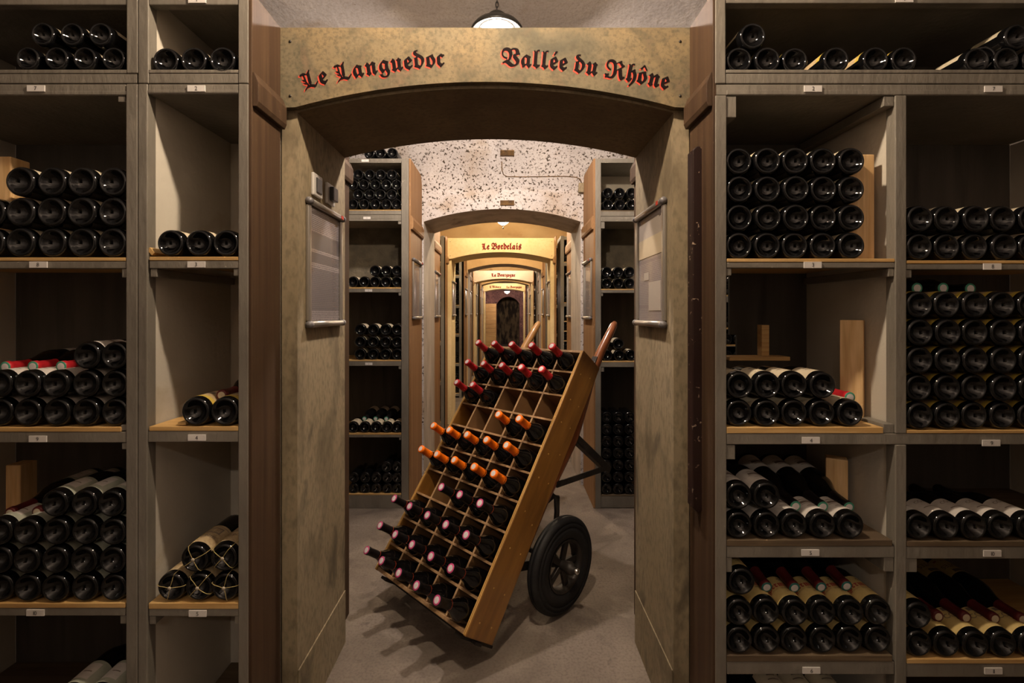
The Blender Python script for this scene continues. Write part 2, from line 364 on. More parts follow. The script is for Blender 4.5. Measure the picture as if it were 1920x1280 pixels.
# ------------------------------------------------------------------ portals, signs, panels, frames, lamps
def frame(side, x, ya, yb, label, sheet=SHEET, notes=()):
    """A3 snap frame on a wall facing the aisle; side = +1 when it faces right"""
    z0, z1 = 1.386, 1.821; yc = (ya + yb) / 2
    r = empty('poster_frame', (x, yc, z0), label, 'picture frame', 'aluminium notice frames along the passage')
    def bx(a, b, c, d, t0, t1, m, name, bev=0.0, par=None, rr=None):
        return MB().box(side * t0, side * t1, a - yc, b - yc, c - z0, d - z0, m).build(name, par or r, bev)
    p = .026
    mb = MB()
    for zc in (z0, z1):
        a = MB().tube([(side * .0125, ya - yc + .012, zc - z0), (side * .0125, yb - yc - .012, zc - z0)], .0115, 12, ALU, None, 1.0); a.build('frame_rail', r)
        for yy in (ya + .006, yb - .006):
            MB().tube([(side * .013, yy - yc - .010, zc - z0), (side * .013, yy - yc + .010, zc - z0)], .0125, 12, ALUC).build('corner_cap', r)
    for yy in (ya, yb):
        MB().box(side * 0, side * .014, yy - yc - (.0 if yy == ya else .022), yy - yc + (.022 if yy == ya else .0), .012, z1 - z0 - .012, ALU).build('frame_stile', r, .004)
    s = MB().box(0, side * .004, ya - yc + .02, yb - yc - .02, .012, z1 - z0 - .012, sheet).build('printed_sheet', r)
    for (fa, fb, za, zb, m) in notes:
        q = MB().box(side * .004, side * .0055, ya - yc + fa * (yb - ya), ya - yc + fb * (yb - ya), za, zb, m).build('note', s)
        tag(q, 'yellowed note' if m is NOTE else 'pale note')
    MB().box(side * .0225, side * .0248, (yb - yc - .05) if side > 0 else (ya - yc + .03), (yb - yc - .025) if side > 0 else (ya - yc + .05), z1 - z0 - .008, z1 - z0 + .006, RED).build('red_sticker', r)
    return r
def panel(x0, x1, y0, y1, zt, m, label, side, band=True):
    """wood-clad rack end facing the aisle, with its cornice"""
    r = empty('side_panel', ((x0 + x1) / 2, y0, 0), label, 'panel', 'wood-clad rack ends')
    MB().box(x0, x1, y0, y1, 0, zt, m).build('board', r, .002)
    if band:
        xi = x1 if side > 0 else x0
        pts = [(0, 2.035), (.012, 2.035), (.018, 2.05), (.018, 2.105), (.006, 2.135), (0, 2.135)]
        MB().prism([(xi + side * a, b) for a, b in pts], y0 + .002, y1 + .006, m).build('cornice', r, .002)
    rebase(r)
    return r
def portal(yf, xc, m_sign, m_jamb, words, label, shadow=True, cap=None, nm=1):
    yb = yf + .477
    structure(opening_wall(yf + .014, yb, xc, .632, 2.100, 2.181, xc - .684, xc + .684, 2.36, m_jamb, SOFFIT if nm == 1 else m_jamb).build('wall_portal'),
              'plastered passage jambs and soffit under the ' + label, 'wall')
    r = empty('portal_sign', (xc, yf, 2.1), label, 'sign', 'arched name signs over the passage')
    A = arc_pts(xc, .628, 2.108, 2.192, 28); mb = MB(); y0, y1 = yf - .010, yf + .014
    P_ = [(xc - .684, 2.106)] + A + [(xc + .684, 2.106)]
    for y in (y0, y1):
        for i in range(len(P_) - 1):
            mb.add([(P_[i][0], y, P_[i][1]), (P_[i + 1][0], y, P_[i + 1][1]), (P_[i + 1][0], y, 2.371), (P_[i][0], y, 2.371)], [(0, 1, 2, 3)], m_sign)
    for i in range(len(P_) - 1):
        mb.add([(P_[i][0], y0, P_[i][1]), (P_[i + 1][0], y0, P_[i + 1][1]), (P_[i + 1][0], y1, P_[i + 1][1]), (P_[i][0], y1, P_[i][1])], [(0, 1, 2, 3)], m_sign)
    for x in (xc - .684, xc + .684): mb.add([(x, y0, 2.106), (x, y1, 2.106), (x, y1, 2.371), (x, y0, 2.371)], [(0, 1, 2, 3)], m_sign)
    mb.add([(xc - .684, y0, 2.371), (xc + .684, y0, 2.371), (xc + .684, y1, 2.371), (xc - .684, y1, 2.371)], [(0, 1, 2, 3)], m_sign)
    mb.build('board', r)
    for sx in (-.645, .645):
        for z in (2.145, 2.325):
            MB().lathe([(.0001, -.0025), (.004, -.002), (.0045, 0)], 10, IRON, Matrix.Translation((xc + sx, y0, z))).build('screw', r)
    sign_text(words, y0 - .0006, 'lettering_shadow', r, (-.0042, -.0034) if nm == 1 else (-.006, -.004), RED)
    sign_text(words, y0 - .0012, 'lettering', r, (0, 0), BLACKRED if nm == 1 else DARKRED)
    rebase(r)
    return r
def P1(pts): return [(X_(a, 1.553), Z_(b, 1.553)) for a, b in pts]
portal(1.563, -.0705, SIGN1, JAMB,
       [('Le Languedoc', P1([(569, 169.5), (610, 157), (644, 150.5), (690, 141), (735, 134), (789, 127), (835, 124)]), .0575),
        ('Vallée du Rhône', P1([(939, 123), (975, 125), (1010, 127), (1050, 131), (1090, 136.5), (1125, 142.5), (1165, 149), (1205, 157), (1252, 168)]), .0575)],
       'nearest arched sign board, painted Le Languedoc and Vallée du Rhône')
def mid(xc, half, z): return [(xc - half, z), (xc - half * .33, z + .004), (xc + half * .33, z + .004), (xc + half, z)]
portal(5.97, -.07, SIGN2, SIGN2, [('Le Bordelais', mid(-.06, .25, 2.225), .080)], 'yellow arched sign board painted Le Bordelais', nm=2)
portal(10.67, -.07, SIGN3, SIGN2, [('La Bourgogne', mid(-.07, .27, 2.235), .080)], 'bright white arched sign board painted La Bourgogne', nm=2)
portal(15.3, -.07, SIGN2, SIGN2, [("L'Alsace", mid(-.36, .19, 2.215), .075), ('La Bourgogne', mid(.25, .25, 2.21), .075)],
       'small farthest arched sign board with two red names', nm=2)
for sx, nm_ in ((-1, 'left'), (1, 'right')):
    xi = -.0705 + sx * .632
    structure(MB().box(xi, xi - sx * .005, 1.58, 2.036, 0, .225, JAMB).build('baseboard_' + nm_, None, .0015), 'scuffed skirting at the foot of the %s passage jamb' % nm_, 'baseboard')
# side panels of the racks along the passage
for yf, m in ((1.563, BROWN), (5.97, BROWNL), (10.67, BROWNL), (15.3, BROWNL)):
    nm_ = {1.563: 'nearest sign', 5.97: 'Le Bordelais sign', 10.67: 'white La Bourgogne sign', 15.3: 'farthest two-name sign'}[yf]
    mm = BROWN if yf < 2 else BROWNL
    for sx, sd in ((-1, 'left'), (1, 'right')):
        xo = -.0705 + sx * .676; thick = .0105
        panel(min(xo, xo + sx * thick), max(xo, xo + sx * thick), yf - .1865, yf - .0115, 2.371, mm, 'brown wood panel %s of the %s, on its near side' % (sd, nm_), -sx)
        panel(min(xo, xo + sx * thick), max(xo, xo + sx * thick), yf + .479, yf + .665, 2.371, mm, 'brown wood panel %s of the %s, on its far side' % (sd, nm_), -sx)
for yf in (3.89, 8.3, 12.95):
    nm_ = {3.89: 'nearest plain arch', 8.3: 'second plain arch', 12.95: 'farthest plain arch'}[yf]
    for sx, sd in ((-1, 'left'), (1, 'right')):
        xo = -.0315 + sx * .667
        for (a, b, q) in ((yf - .47, yf, 'before'), (yf + .58, yf + 1.05, 'behind')):
            panel(min(xo, xo + sx * .013), max(xo, xo + sx * .013), a + .001, b - (.012 if q == 'before' else 0), 2.55, BROWNL, 'brown wood panel on the %s just %s the %s' % (sd, q, nm_), -sx)
            frame(-sx, xo, a + .05, a + .39, 'thin aluminium notice frame on the %s panel %s the %s' % (sd, q, nm_), SHEET2)
frame(1, -.7025, 1.640, 1.980, 'aluminium notice frame on the left jamb under the switches', SHEET)
frame(-1, .5615, 1.640, 1.996, 'aluminium notice frame with yellowed notes on the right jamb', SHEET2,
      [(.1, .92, .335, .40, NOTE2), (.08, .93, .26, .335, NOTE), (.55, .72, .17, .20, NOTE2), (.15, .55, .05, .16, NOTE2)])
for yf, nm_ in ((5.97, 'Le Bordelais sign'), (10.67, 'white La Bourgogne sign')):
    for sx, sd in ((-1, 'left'), (1, 'right')):
        frame(-sx, -.07 + sx * .632, yf + .07, yf + .41, 'slim aluminium notice frame on the %s jamb under the %s' % (sd, nm_), SHEET2)
# switches
def switch(y0, z0, dark, label):
    r = empty('wall_switch', (-.7025, y0 + .04, z0), label, 'switch')
    MB().box(0, .012, -.04, .04, 0, .082, SWITCH).build('plate', r, .004)
    MB().box(.012, .016 if not dark else .030, -.022, .026, .014, .068, SWITCHD).build('rocker' if not dark else 'control_box', r, .003)
switch(1.685, 1.852, False, 'light switch with a dark rocker, upper left of the pair above the frame')
switch(1.812, 1.852, True, 'wall control with a dark box, lower right of the pair above the frame')
# upright dark bars
def upright(x0, x1, y0, y1, z0, z1, label):
    c = .012; m = BARW
    mb = MB().prism([(x0, z0 + c), (x0 + c, z0), (x1 - c, z0), (x1, z0 + c), (x1, z1 - c), (x1 - c, z1), (x0 + c, z1), (x0, z1 - c)], y0, y1, m)
    return tag(mb.build('wooden_bar', None, .003), label, 'bar', 'dark upright bars on the rack ends')
upright(.578, .612, 1.455, 1.50, .81, 1.945, 'dark worn upright bar on the panel right of the near sign')
upright(-.753, -.728, 2.06, 2.10, .82, 1.93, 'dark upright bar behind the left jamb, beside the middle rack')
# lamps
def lamp(x, y, zr, wts, colr, label, full=True):
    r = empty('pendant_lamp', (x, y, zr), label, 'lamp', 'pendant lamps along the cellar')
    M = Matrix.Rotation(PI / 2, 4, 'X')          # lathe axis Y -> Z
    out = [(.122, .004), (.124, -.002), (.137, -.003), (.139, .003), (.136, .012), (.120, .032), (.085, .052), (.055, .062), (.052, .075), (.048, .088), (.034, .100), (.012, .106), (.001, .108)]
    inn = [(.123, .002), (.118, .026), (.083, .048), (.04, .058), (.001, .060)]
    MB().lathe(out, 40, LAMPM, M).build('shade', r)
    MB().lathe(inn, 40, LAMPW, M).build('reflector', r)
    MB().lathe([(.082, .034), (.100, .030), (.104, .018), (.098, .010), (.084, .008), (.082, .034)], 32, LAMPM, M).build('bowl_ring', r)
    MB().lathe([(.06, .045), (.083, .01), (.085, -.035), (.078, -.05)], 32, LAMPG, M).build('glass_bowl', r)
    MB().lathe([(.080, -.048), (.060, -.072), (.028, -.090), (.012, -.096)], 24, LAMPS_, M).build('smoked_dish', r)
    MB().lathe([(.012, -.094), (.006, -.108), (.006, -.118), (.013, -.130), (.011, -.142), (.001, -.150)], 16, LAMPM, M).build('finial', r)
    yb = y; ceil = 3.17
    for b in ((-.2, 3.89), (4.47, 8.3), (8.88, 12.95), (-4.3, -.78), (13.53, 19.2)):
        if b[0] < y < b[1]: ceil = vault_z(y, *b, 2.30, 3.1 if b[0] > 13 else 3.2)
    ch = MB(); z = .106; i = 0
    while z < ceil - zr:
        pts = []
        for k in range(11):
            a = 2 * PI * k / 10; u = .0075 * math.cos(a); vv = .017 * math.sin(a)
            pts.append((u, 0, z + .014 + vv) if i % 2 else (0, u, z + .014 + vv))
        ch.tube(pts, .0026, 6, LAMPM); z += .027; i += 1
    ch.build('chain', r)
    ld = bpy.data.lights.new('bulb', 'POINT'); ld.energy = wts; ld.color = colr; ld.shadow_soft_size = .035
    lo = bpy.data.objects.new('bulb', ld); COL.objects.link(lo); lo.parent = r; lo.location = (0, 0, -.036)
LN = ['pendant lamp behind the camera', 'pendant lamp overhead in front of the nearest sign', 'black pendant lamp half hidden behind the nearest sign board',
      'pendant lamp above the arch before Le Bordelais', 'small lit pendant with dark finial above the Le Bordelais sign', 'pendant lamp before the white La Bourgogne sign',
      'pendant lamp behind the La Bourgogne sign', 'pendant lamp before the farthest sign', 'small glowing lamp in front of the farthest dark archway']
for L_, lab in zip(LAMPS, LN): lamp(*L_, lab)
# iron traces on the vault
def on_vault(px, py, a0=-.2, a1=3.89):
    k = (VY - py) / F; lo, hi = 2.3, a1
    for _ in range(60):
        y = (lo + hi) / 2
        if EYE + k * y < vault_z(y, a0, a1): lo = y
        else: hi = y
    return Vector((X_(px, lo), lo, EYE + k * lo))
for (px, py, w_, lab) in ((951, 285, 26, 'rusted iron plate high on the spotted vault'), (951, 380, 26, 'rusted iron plate just above the plain arch')):
    a, b, c, d = (on_vault(px - w_ / 2, py - 4), on_vault(px + w_ / 2, py - 4), on_vault(px + w_ / 2, py + 5), on_vault(px - w_ / 2, py + 5))
    n = (b - a).cross(d - a).normalized()
    if n.y > 0: n = -n
    n *= .012
    tag(MB().add([a - n, b - n, c - n, d - n, a + n, b + n, c + n, d + n], [(0, 1, 2, 3), (4, 5, 6, 7), (0, 1, 5, 4), (1, 2, 6, 5), (2, 3, 7, 6), (3, 0, 4, 7)], RUST).build('iron_plate'), lab, 'plate', 'iron plates on the vault')
pts = [on_vault(a, b) for a, b in ((941, 303), (941, 318), (944, 327), (951, 331), (980, 331.5), (1020, 331), (1060, 330.5), (1080, 332), (1088, 336), (1091, 345))]
tag(MB().tube(pts, .0045, 6, RUST).build('cable'), 'thin dark cable run across the spotted vault', 'cable')
p = on_vault(1092, 353); tag(MB().box(p.x - .035, p.x + .035, p.y - .03, p.y + .02, p.z - .04, p.z + .04, JAMB).build('junction_box', None, .006), 'small yellowish junction box at the end of the vault cable', 'box')
# ------------------------------------------------------------------ bottles
def bprof(r, L, style):
    nr = .0142 if L < .31 else .0165
    if style == 'bordeaux': sh = [(r, .62), (r * .97, .655), (r * .80, .70), (r * .52, .735), (nr * 1.15, .775)]
    else: sh = [(r, .50), (r * .985, .54), (r * .90, .595), (r * .72, .65), (r * .53, .705), (nr * 1.2, .765)]
    body = [(.0008, .026), (r * .16, .0253), (r * .32, .0228), (r * .46, .0185), (r * .58, .0128), (r * .68, .0068), (r * .75, .0022), (r * .80, 0), (r * .88, .0006), (r * .955, .004), (r, .011)]
    return body + [(a, b * L) for a, b in sh] + [(nr, .84 * L), (nr, .955 * L), (nr * 1.1, .96 * L), (nr * 1.1, .985 * L), (nr, L), (.0008, L)]
_bm = {}
def bottle_mesh(r, L, style, knurl, glass, seg=32):
    key = (r, L, style, knurl, glass.name)
    if key in _bm: return _bm[key]
    mb = MB().lathe(bprof(r, L, style), seg, glass)
    for ring, q in ((.86, 54), (.965, 60))[:knurl]:
        for i in range(q):
            a = 2 * PI * i / q; c = Vector((math.cos(a) * r * ring, .0006 if ring < .9 else .0055, math.sin(a) * r * ring)); s = r * .030
            t = Vector((-math.sin(a), 0, math.cos(a))); e = Vector((math.cos(a), 0, math.sin(a)))
            nrm = (Vector((0, -1, 0)) if ring < .9 else (Vector((0, -1, 0)) + e * .9).normalized()); u = nrm.cross(t).normalized()
            vs_ = [c + t * s * math.cos(k * PI / 3) + u * s * math.sin(k * PI / 3) for k in range(6)] + [c + nrm * s * .9]
            mb.add(vs_, [(k, (k + 1) % 6, 6) for k in range(6)], glass, True)
    me = mb.mesh('wine_bottle'); _bm[key] = me
    return me
_lm = {}
def label_mesh(r, y0, y1, arc, m, key, text=None, ink=INK, fr=False, tsize=.014, ty=.55, stripe=None, pic=None, foot=None):
    if key in _lm: return _lm[key]
    R = r + .0005; mb = MB(); n = 18
    vs_ = [(R * math.sin(-arc / 2 + arc * i / n), y, R * math.cos(-arc / 2 + arc * i / n)) for y in (y0, y1) for i in range(n + 1)]
    mb.add(vs_, [(i, i + 1, n + 2 + i, n + 1 + i) for i in range(n)], m, True)
    def strip(ya, yb, mm, aa=-arc / 2, ab=arc / 2):
        R2 = r + .0009
        vs2 = [(R2 * math.sin(aa + (ab - aa) * i / 10), y, R2 * math.cos(aa + (ab - aa) * i / 10)) for y in (ya, yb) for i in range(11)]
        mb.add(vs2, [(i, i + 1, 12 + i, 11 + i) for i in range(10)], mm, True)
    for st in stripe or (): strip(*st)
    for (s, fr_, ts, tf, col) in ([(text, fr, tsize, ty, ink)] if text else []) + (foot or []):
        V, Fc, W, _ = text_flat(s, fr_, xs=.8 if fr_ else 1.0); k = ts / .72; R3 = r + .0013; yy = y0 + (y1 - y0) * tf
        mb.add([(R3 * math.sin((p[0] - W / 2) * k / R3), yy + p[1] * k, R3 * math.cos((p[0] - W / 2) * k / R3)) for p in V], Fc, col)
    _lm[key] = mb.mesh('label'); return _lm[key]
_cm = {}
def capsule_mesh(r, L, m, mtop, mdot, key, ring=None):
    if key in _cm: return _cm[key]
    nr = (.0142 if L < .31 else .0165) + .0012
    prof = [(nr * 1.12, .772 * L), (nr * 1.09, .778 * L), (nr * 1.04, .80 * L), (nr, .955 * L), (nr * 1.12, .96 * L), (nr * 1.12, .985 * L), (nr * 1.06, L + .001), (nr * .98, L + .002), (nr * .72, L + .0022), (nr * .70, L + .0023), (nr * .3, L + .0024), (.0005, L + .0024)]
    mats = [m] * 6 + [mtop, mtop, mdot, mdot, mdot]
    if ring: mats[0] = ring
    mb = MB().lathe(prof, 20, m, None, True, mats=mats)
    _cm[key] = mb.mesh('capsule'); return _cm[key]
CAP = {k: plain('capsule_' + k, c, .42, spec=.35) for k, c in (('red', (.46, .016, .022)), ('orange', (.90, .17, .004)), ('black', (.006, .0045, .005)), ('ring', (.32, .035, .008)), ('dark_red', (.10, .012, .012)),
       ('green', (.05, .26, .16)), ('white', (.62, .57, .56)), ('magenta', (.48, .05, .16)), ('cream', (.55, .47, .35)), ('teal', (.02, .13, .11)))}
LCREAM = mat('label_cream', (.58, .50, .36), (.50, .42, .29), 40, rough=.7); LWHITE = mat('label_white', (.62, .57, .51), (.54, .49, .44), 40, rough=.7)
LYEL = mat('label_yellow', (.62, .47, .19), (.55, .40, .15), 40, rough=.7); LGREEN = mat('label_grey_green', (.42, .42, .33), (.34, .35, .27), 40, rough=.7)
LGOLD = plain('label_gold', (.50, .36, .06), .5); LRED = plain('label_red_ink', (.36, .045, .03), .6); LPIC = plain('label_drawing', (.16, .12, .09), .7)
LOLD = mat('label_old', (.50, .38, .22), (.38, .27, .14), 30, rough=.8, fine=((.2, .12, .06), 120, .4))
STRAW = plain('straw_cord', (.48, .36, .14), .8)
ORD = ['first', 'second', 'third', 'fourth', 'fifth', 'sixth', 'seventh']
def add_bottle(loc, r, label, group, style='burgundy', L=.30, knurl=1, glass=None, lab=None, cap=None, reverse=False, roll=0.0, M=None, yaw=0.0):
    o = bpy.data.objects.new('wine_bottle', bottle_mesh(r, L, style, knurl, glass or GLASS)); COL.objects.link(o)
    tag(o, label, 'wine bottle', group)
    if M is not None: o.matrix_world = M
    else: o.matrix_world = Matrix.Translation(loc) @ Matrix.Rotation((PI if reverse else 0) + yaw, 4, 'Z') @ Matrix.Rotation(roll, 4, 'Y')
    if lab:
        c = bpy.data.objects.new('label', lab); COL.objects.link(c); c.parent = o
    if cap:
        c = bpy.data.objects.new('capsule', cap); COL.objects.link(c); c.parent = o
    return o
def lab_for(kind, r):
    k = (kind, r)
    if kind == 'hermitage':
        return label_mesh(r, .022, .118, 3.3, LYEL, k, 'Hermitage', LRED, True, .023, .46, [(.060, .0608, LRED), (.0575, .0578, INK)], foot=[('✠', False, .017, .74, LPIC), ('2008', False, .006, .18, LPIC), ('APPELLATION', False, .0042, .33, LPIC)])
    if kind == 'cotes':
        return label_mesh(r, .022, .112, 3.3, LYEL, k, 'CÔTES', LPIC, False, .017, .48, [(.094, .108, LPIC, -.45, .45), (.034, .040, LRED, .55, .8)], foot=[('ROUGE', False, .006, .2, LPIC)])
    if kind == 'white': return label_mesh(r, .024, .116, 2.7, LWHITE, k, None, INK, False, .01, .5, [(.070, .082, LPIC, -.5, .5), (.064, .066, LPIC, -.6, .6), (.048, .050, LPIC, -.35, .35), (.090, .093, LPIC, -.4, .4)])
    if kind == 'comte': return label_mesh(r, .024, .108, 2.7, LWHITE, k, 'CÔTE', LPIC, False, .012, .66, [(.05, .053, LPIC, -.5, .5)])
    if kind == 'yellow': return label_mesh(r, .020, .11, 2.7, LOLD, k, None, INK, False, .01, .5, [(.020, .036, LGOLD), (.06, .08, LPIC, -.4, .4)])
    if kind == 'green': return label_mesh(r, .024, .112, 2.6, LGREEN, k, None, INK, False, .01, .5, [(.040, .100, LWHITE, -.55, .6), (.066, .070, LPIC, -.2, .4)])
    if kind == 'old': return label_mesh(r, .020, .125, 2.9, LOLD, k, 'MONTÉE', LPIC, False, .011, .30, [(.078, .108, LPIC, -.55, .55), (.082, .104, LOLD, -.48, .48), (.114, .116, LPIC, -.9, .9)])
    if kind == 'herm_neck': return label_mesh(r, .022, .118, 2.75, LYEL, k)
    return label_mesh(r, .024, .108, 2.6, LCREAM, k, None, INK, False, .01, .5, [(.060, .064, LPIC, -.4, .4), (.076, .086, LPIC, -.3, .3)])
def cap_for(kind, r=.04, L=.30):
    m, top, dot = {'red': ('red', 'red', 'white'), 'redgreen': ('red', 'green', 'white'), 'dkredgreen': ('dark_red', 'teal', 'white'), 'green': ('black', 'green', 'white'), 'orange': ('orange', 'orange', 'white'),
                   'black': ('black', 'magenta', 'white'), 'dark': ('black', 'black', 'black'), 'dark_red': ('dark_red', 'dark_red', 'cream')}[kind]
    return capsule_mesh(r, L, CAP[m], CAP[top], CAP[dot], (kind, L), CAP['ring'] if (kind == 'black' and L > .31) else None)
def row(px_list, py, d, rpx, where, rowname, group, kind='cream', knurl=1, glass=None, style='burgundy', cap='dark', roll=0.0, first=0, words='dark bottle'):
    """bottles lying base outwards in one layer"""
    s = F / d; r = rpx / s
    for i, px in enumerate(px_list):
        py_ = py[i] if isinstance(py, (list, tuple)) else py
        lbl = '%s base out, %s from left, %s %s' % (words, ORD[i + first], rowname, where) if len(px_list) > 1 else '%s base out alone, %s %s' % (words, rowname, where)
        add_bottle((X_(px, d), d + random.uniform(0, .006), Z_(py_, d)), r, lbl, group, style, .30, knurl, glass, lab_for(kind, r), cap_for(cap, r), roll=roll + random.uniform(-.08, .08))
def rear(caps, d, r, where, group, kind='cream', cap='dark', words='bottle', yc=.045, pitch=0.0):
    """upper layer turned round: necks towards the aisle"""
    y = d + yc
    for i, (px, py) in enumerate(caps):
        z = Z_(py, y)
        lbl = '%s neck out, %s from left, %s' % (words, ORD[i], where) if len(caps) > 1 else '%s neck out, %s' % (words, where)
        o = add_bottle(None, r, lbl, group, 'burgundy', .30, 0, GLASSB, lab_for(kind, r), cap_for(cap, r),
                   M=Matrix.Translation((X_(px, y), y, z)) @ Matrix.Rotation(PI, 4, 'Z') @ Matrix.Rotation(pitch, 4, 'X') @ Matrix.Translation((0, -.302, 0)))
# ------------------------------------------------------------------ near racks
def tags(parent, d, items):
    for (px, py, s) in items:
        x = X_(px, d); z = Z_(py, d); wd = 16.5 * d / F; h = 5.8 * d / F
        t = MB().box(x - wd, x + wd, d - .002, d + .001, z - h, z + h, WHITE).build('number_tag', parent)
        V, Fc, W, _ = text_flat(s); k = .0118 / .72
        MB().add([(x + (p[0] - W / 2) * k, d - .0026, z - .0058 + p[1] * k) for p in V], Fc, INK).build('number', t)
def rack(name_label, d, depth, walls, posts, rails, boards, cleats, tag_items, backs, x_out, group='grey wine racks'):
    """all rectangles in photo pixels on the front plane at distance d"""
    z0 = 0; r = empty('wine_rack', (X_((x_out[0] + x_out[1]) / 2, d), d, 0 if x_out[2] is None else Z_(x_out[2], d)), name_label, 'wine rack', group)
    def R_(q, y0, y1, m): return MB().box(X_(q[0], d), X_(q[2], d), y0, y1, max(0.0, Z_(q[3], d)), Z_(q[1], d), m)
    for q in posts: R_(q, d, d + .035, GREY).build('post', r, .0025)
    for q in walls: R_(q, d + .034, d + depth - .012, GREYIN).build('partition', r, .001)
    for q in rails: R_(q, d + .002, d + .028, GREY).build('rail', r, .002)
    for q in boards: R_(q, d + .001, d + depth - .013, q[4] if len(q) > 4 else PINE).build('shelf_board', r, .0015)
    for q in cleats: R_(q, d + .004, d + depth - .03, GREY).build('cleat', r, .002)
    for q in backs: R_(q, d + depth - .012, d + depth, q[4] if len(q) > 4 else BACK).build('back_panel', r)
    tags(r, d, tag_items); rebase(r)
    return r
DEP = .43
# far-left rack (bins 7 to 10) and its top box
rack('wide grey wine rack at the far left, tags seven to ten', D1, DEP, [(243, 158, 257, 1500), (-262, 158, -250, 1500)], [(236, 157, 257.5, 1500), (-270, 157, -250, 1500)],
     [(-250, 157, 234, 178), (-250, 489.5, 235, 503), (-250, 810, 235, 830), (-250, 1140.5, 234, 1155), (-250, 1450, 236, 1500)],
     [(-250, 170, 242, 177, GREY), (-250, 482.5, 235, 489, PINE), (-250, 801, 226, 809.5, PINE), (-250, 1131, 234, 1140, PINE), (-250, 1440, 235, 1449, OLDBOARD)],
     [(226, 503.5, 235.5, 520), (224, 797, 235.5, 808), (226, 831, 235.5, 843), (223, 1156, 234, 1171), (219, 179, 232, 190)],
     [(68, 166, '7'), (72.5, 496, '8'), (71.5, 822.5, '9'), (67, 1148, '10')],
     [(-250, 170, 258, 483), (-250, 483, 258, 1500)], (-262, 258, None))
rack('shallow grey top box above the far left rack', D1, DEP, [(241, -23, 257, 136), (-262, -23, -250, 136)], [(237, -24, 258, 137), (-270, -24, -250, 137)], [(-250, 137.5, 256, 155.5), (-250, -24, 236, 8)],
     [(-250, 130, 237, 137, GREY), (-250, -24, 237, -14, GREY)], [], [], [(-250, -23, 257, 137)], (-262, 258, 156), 'grey top boxes')
# left rack beside the portal
rack('narrow grey wine rack left of the sign portal, tags two to five', D1, DEP, [(259.5, 158, 275.5, 1500), (447, 157, 462, 1500)], [(258.5, 157, 276, 1500), (446.5, 157, 465.5, 1500)],
     [(276.5, 157, 446, 175.5), (279, 488.5, 446, 503), (276.5, 808.5, 446, 829), (278, 1142.5, 446, 1156), (277, 1450, 446, 1500)],
     [(277, 168, 446, 174, GREY), (279.5, 481, 446, 488, PINE), (279, 799.5, 446, 808, PINE), (278, 1131, 446, 1142, PINE), (277, 1440, 446, 1449, OLDBOARD)],
     [(280, 503.5, 292, 519), (436, 503.5, 446, 517), (278, 1157, 290, 1172), (438, 1157, 446, 1172)],
     [(368.5, 166, '2'), (368.5, 495.5, '3'), (369.5, 820, '4'), (371, 1149.5, '5')], [(260, 165, 464, 1500, GREYIN)], (258, 466, None))
rack('small grey top box left of the sign portal, tag one', D1, DEP, [(260, -23, 276, 136), (447, -23, 462, 136)], [(258.8, -24, 278, 156), (446.5, -24, 465.5, 156)], [(278.5, 137, 446, 155.5), (278.5, -24, 446, 8)],
     [(278, 130, 446, 136.5, GREY), (278, -24, 446, -14, GREY)], [], [(370, 0, '1')], [(260, -23, 464, 137, GREYIN)], (258, 466, 156), 'grey top boxes')
# right rack, two bays wide
RR = 2180
rack('two-bay grey wine rack right of the sign portal, tags two to eleven', D1, DEP, [(1345, 158, 1362, 1500), (1683, 177.5, 1697, 812), (1683, 834, 1697, 1500), (RR, 178, RR + 14, 1500)],
     [(1341, 178.5, 1362.5, 1500), (1679, 178.5, 1700, 812.5), (1679, 834, 1700, 1500), (RR - 4, 178.5, RR + 16, 1500)],
     [(1341, 157.5, RR + 16, 178), (1363, 491.5, 1678.5, 502), (1700.5, 494.5, RR - 5, 505), (1363, 813, RR - 5, 833.5), (1363.5, 1025, 1678, 1046), (1700.5, 1025.5, RR - 5, 1048),
      (1363.5, 1241.5, 1678, 1265), (1700.5, 1245, RR - 5, 1270), (1363, 1460, RR - 5, 1500)],
     [(1363, 168, RR - 5, 177, GREY), (1363.5, 484.5, 1678.5, 491, PINE), (1701, 488, RR - 5, 494, PINE), (1363, 801, 1657, 812.5, PINE), (1701, 806.5, RR - 5, 812.5, PINE),
      (1363, 1012.5, 1674, 1024.5, OLDBOARD), (1701, 1015, RR - 5, 1025, OLDBOARD), (1363, 1229, 1674, 1241, OLDBOARD), (1701, 1236, RR - 5, 1244.5, PINE), (1363, 1448, RR - 5, 1459, OLDBOARD)],
     [(1363, 179, 1382, 219), (1659, 179, 1678.5, 198), (1363, 502.5, 1373, 516.5), (1668, 502.5, 1678.5, 518), (1701, 505.5, 1712, 520.5), (1658.5, 795, 1678.5, 812.5),
      (1363, 835, 1380, 862), (1363.5, 1046.5, 1374, 1074), (1660, 1046.5, 1678, 1073), (1701, 1048.5, 1722, 1074)],
     [(1524, 166.5, '2'), (1862, 167, '7'), (1523.5, 496.5, '3'), (1860, 499.5, '8'), (1520, 825, '4'), (1858, 830, '9'), (1519, 1035.5, '5'), (1860, 1037, '10'), (1521, 1256, '6'), (1862, 1257, '11')],
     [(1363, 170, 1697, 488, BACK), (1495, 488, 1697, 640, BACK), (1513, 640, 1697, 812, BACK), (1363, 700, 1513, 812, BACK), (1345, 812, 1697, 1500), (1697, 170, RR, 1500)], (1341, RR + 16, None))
rack('long grey top box above the right rack', D1, DEP, [(1345, -23, 1360, 136), (RR, -23, RR + 14, 136)], [(1341, -24, 1361, 156.5), (RR - 4, -24, RR + 16, 156.5)], [(1361.5, 137, RR - 5, 156), (1361.5, -24, RR - 5, 5)],
     [(1361.5, 130, RR - 5, 136.5, GREY), (1361.5, -24, RR - 5, -14, GREY)], [], [(1695, -1, '1')], [(1345, -23, RR, 137)], (1341, RR + 16, 156), 'grey top boxes')
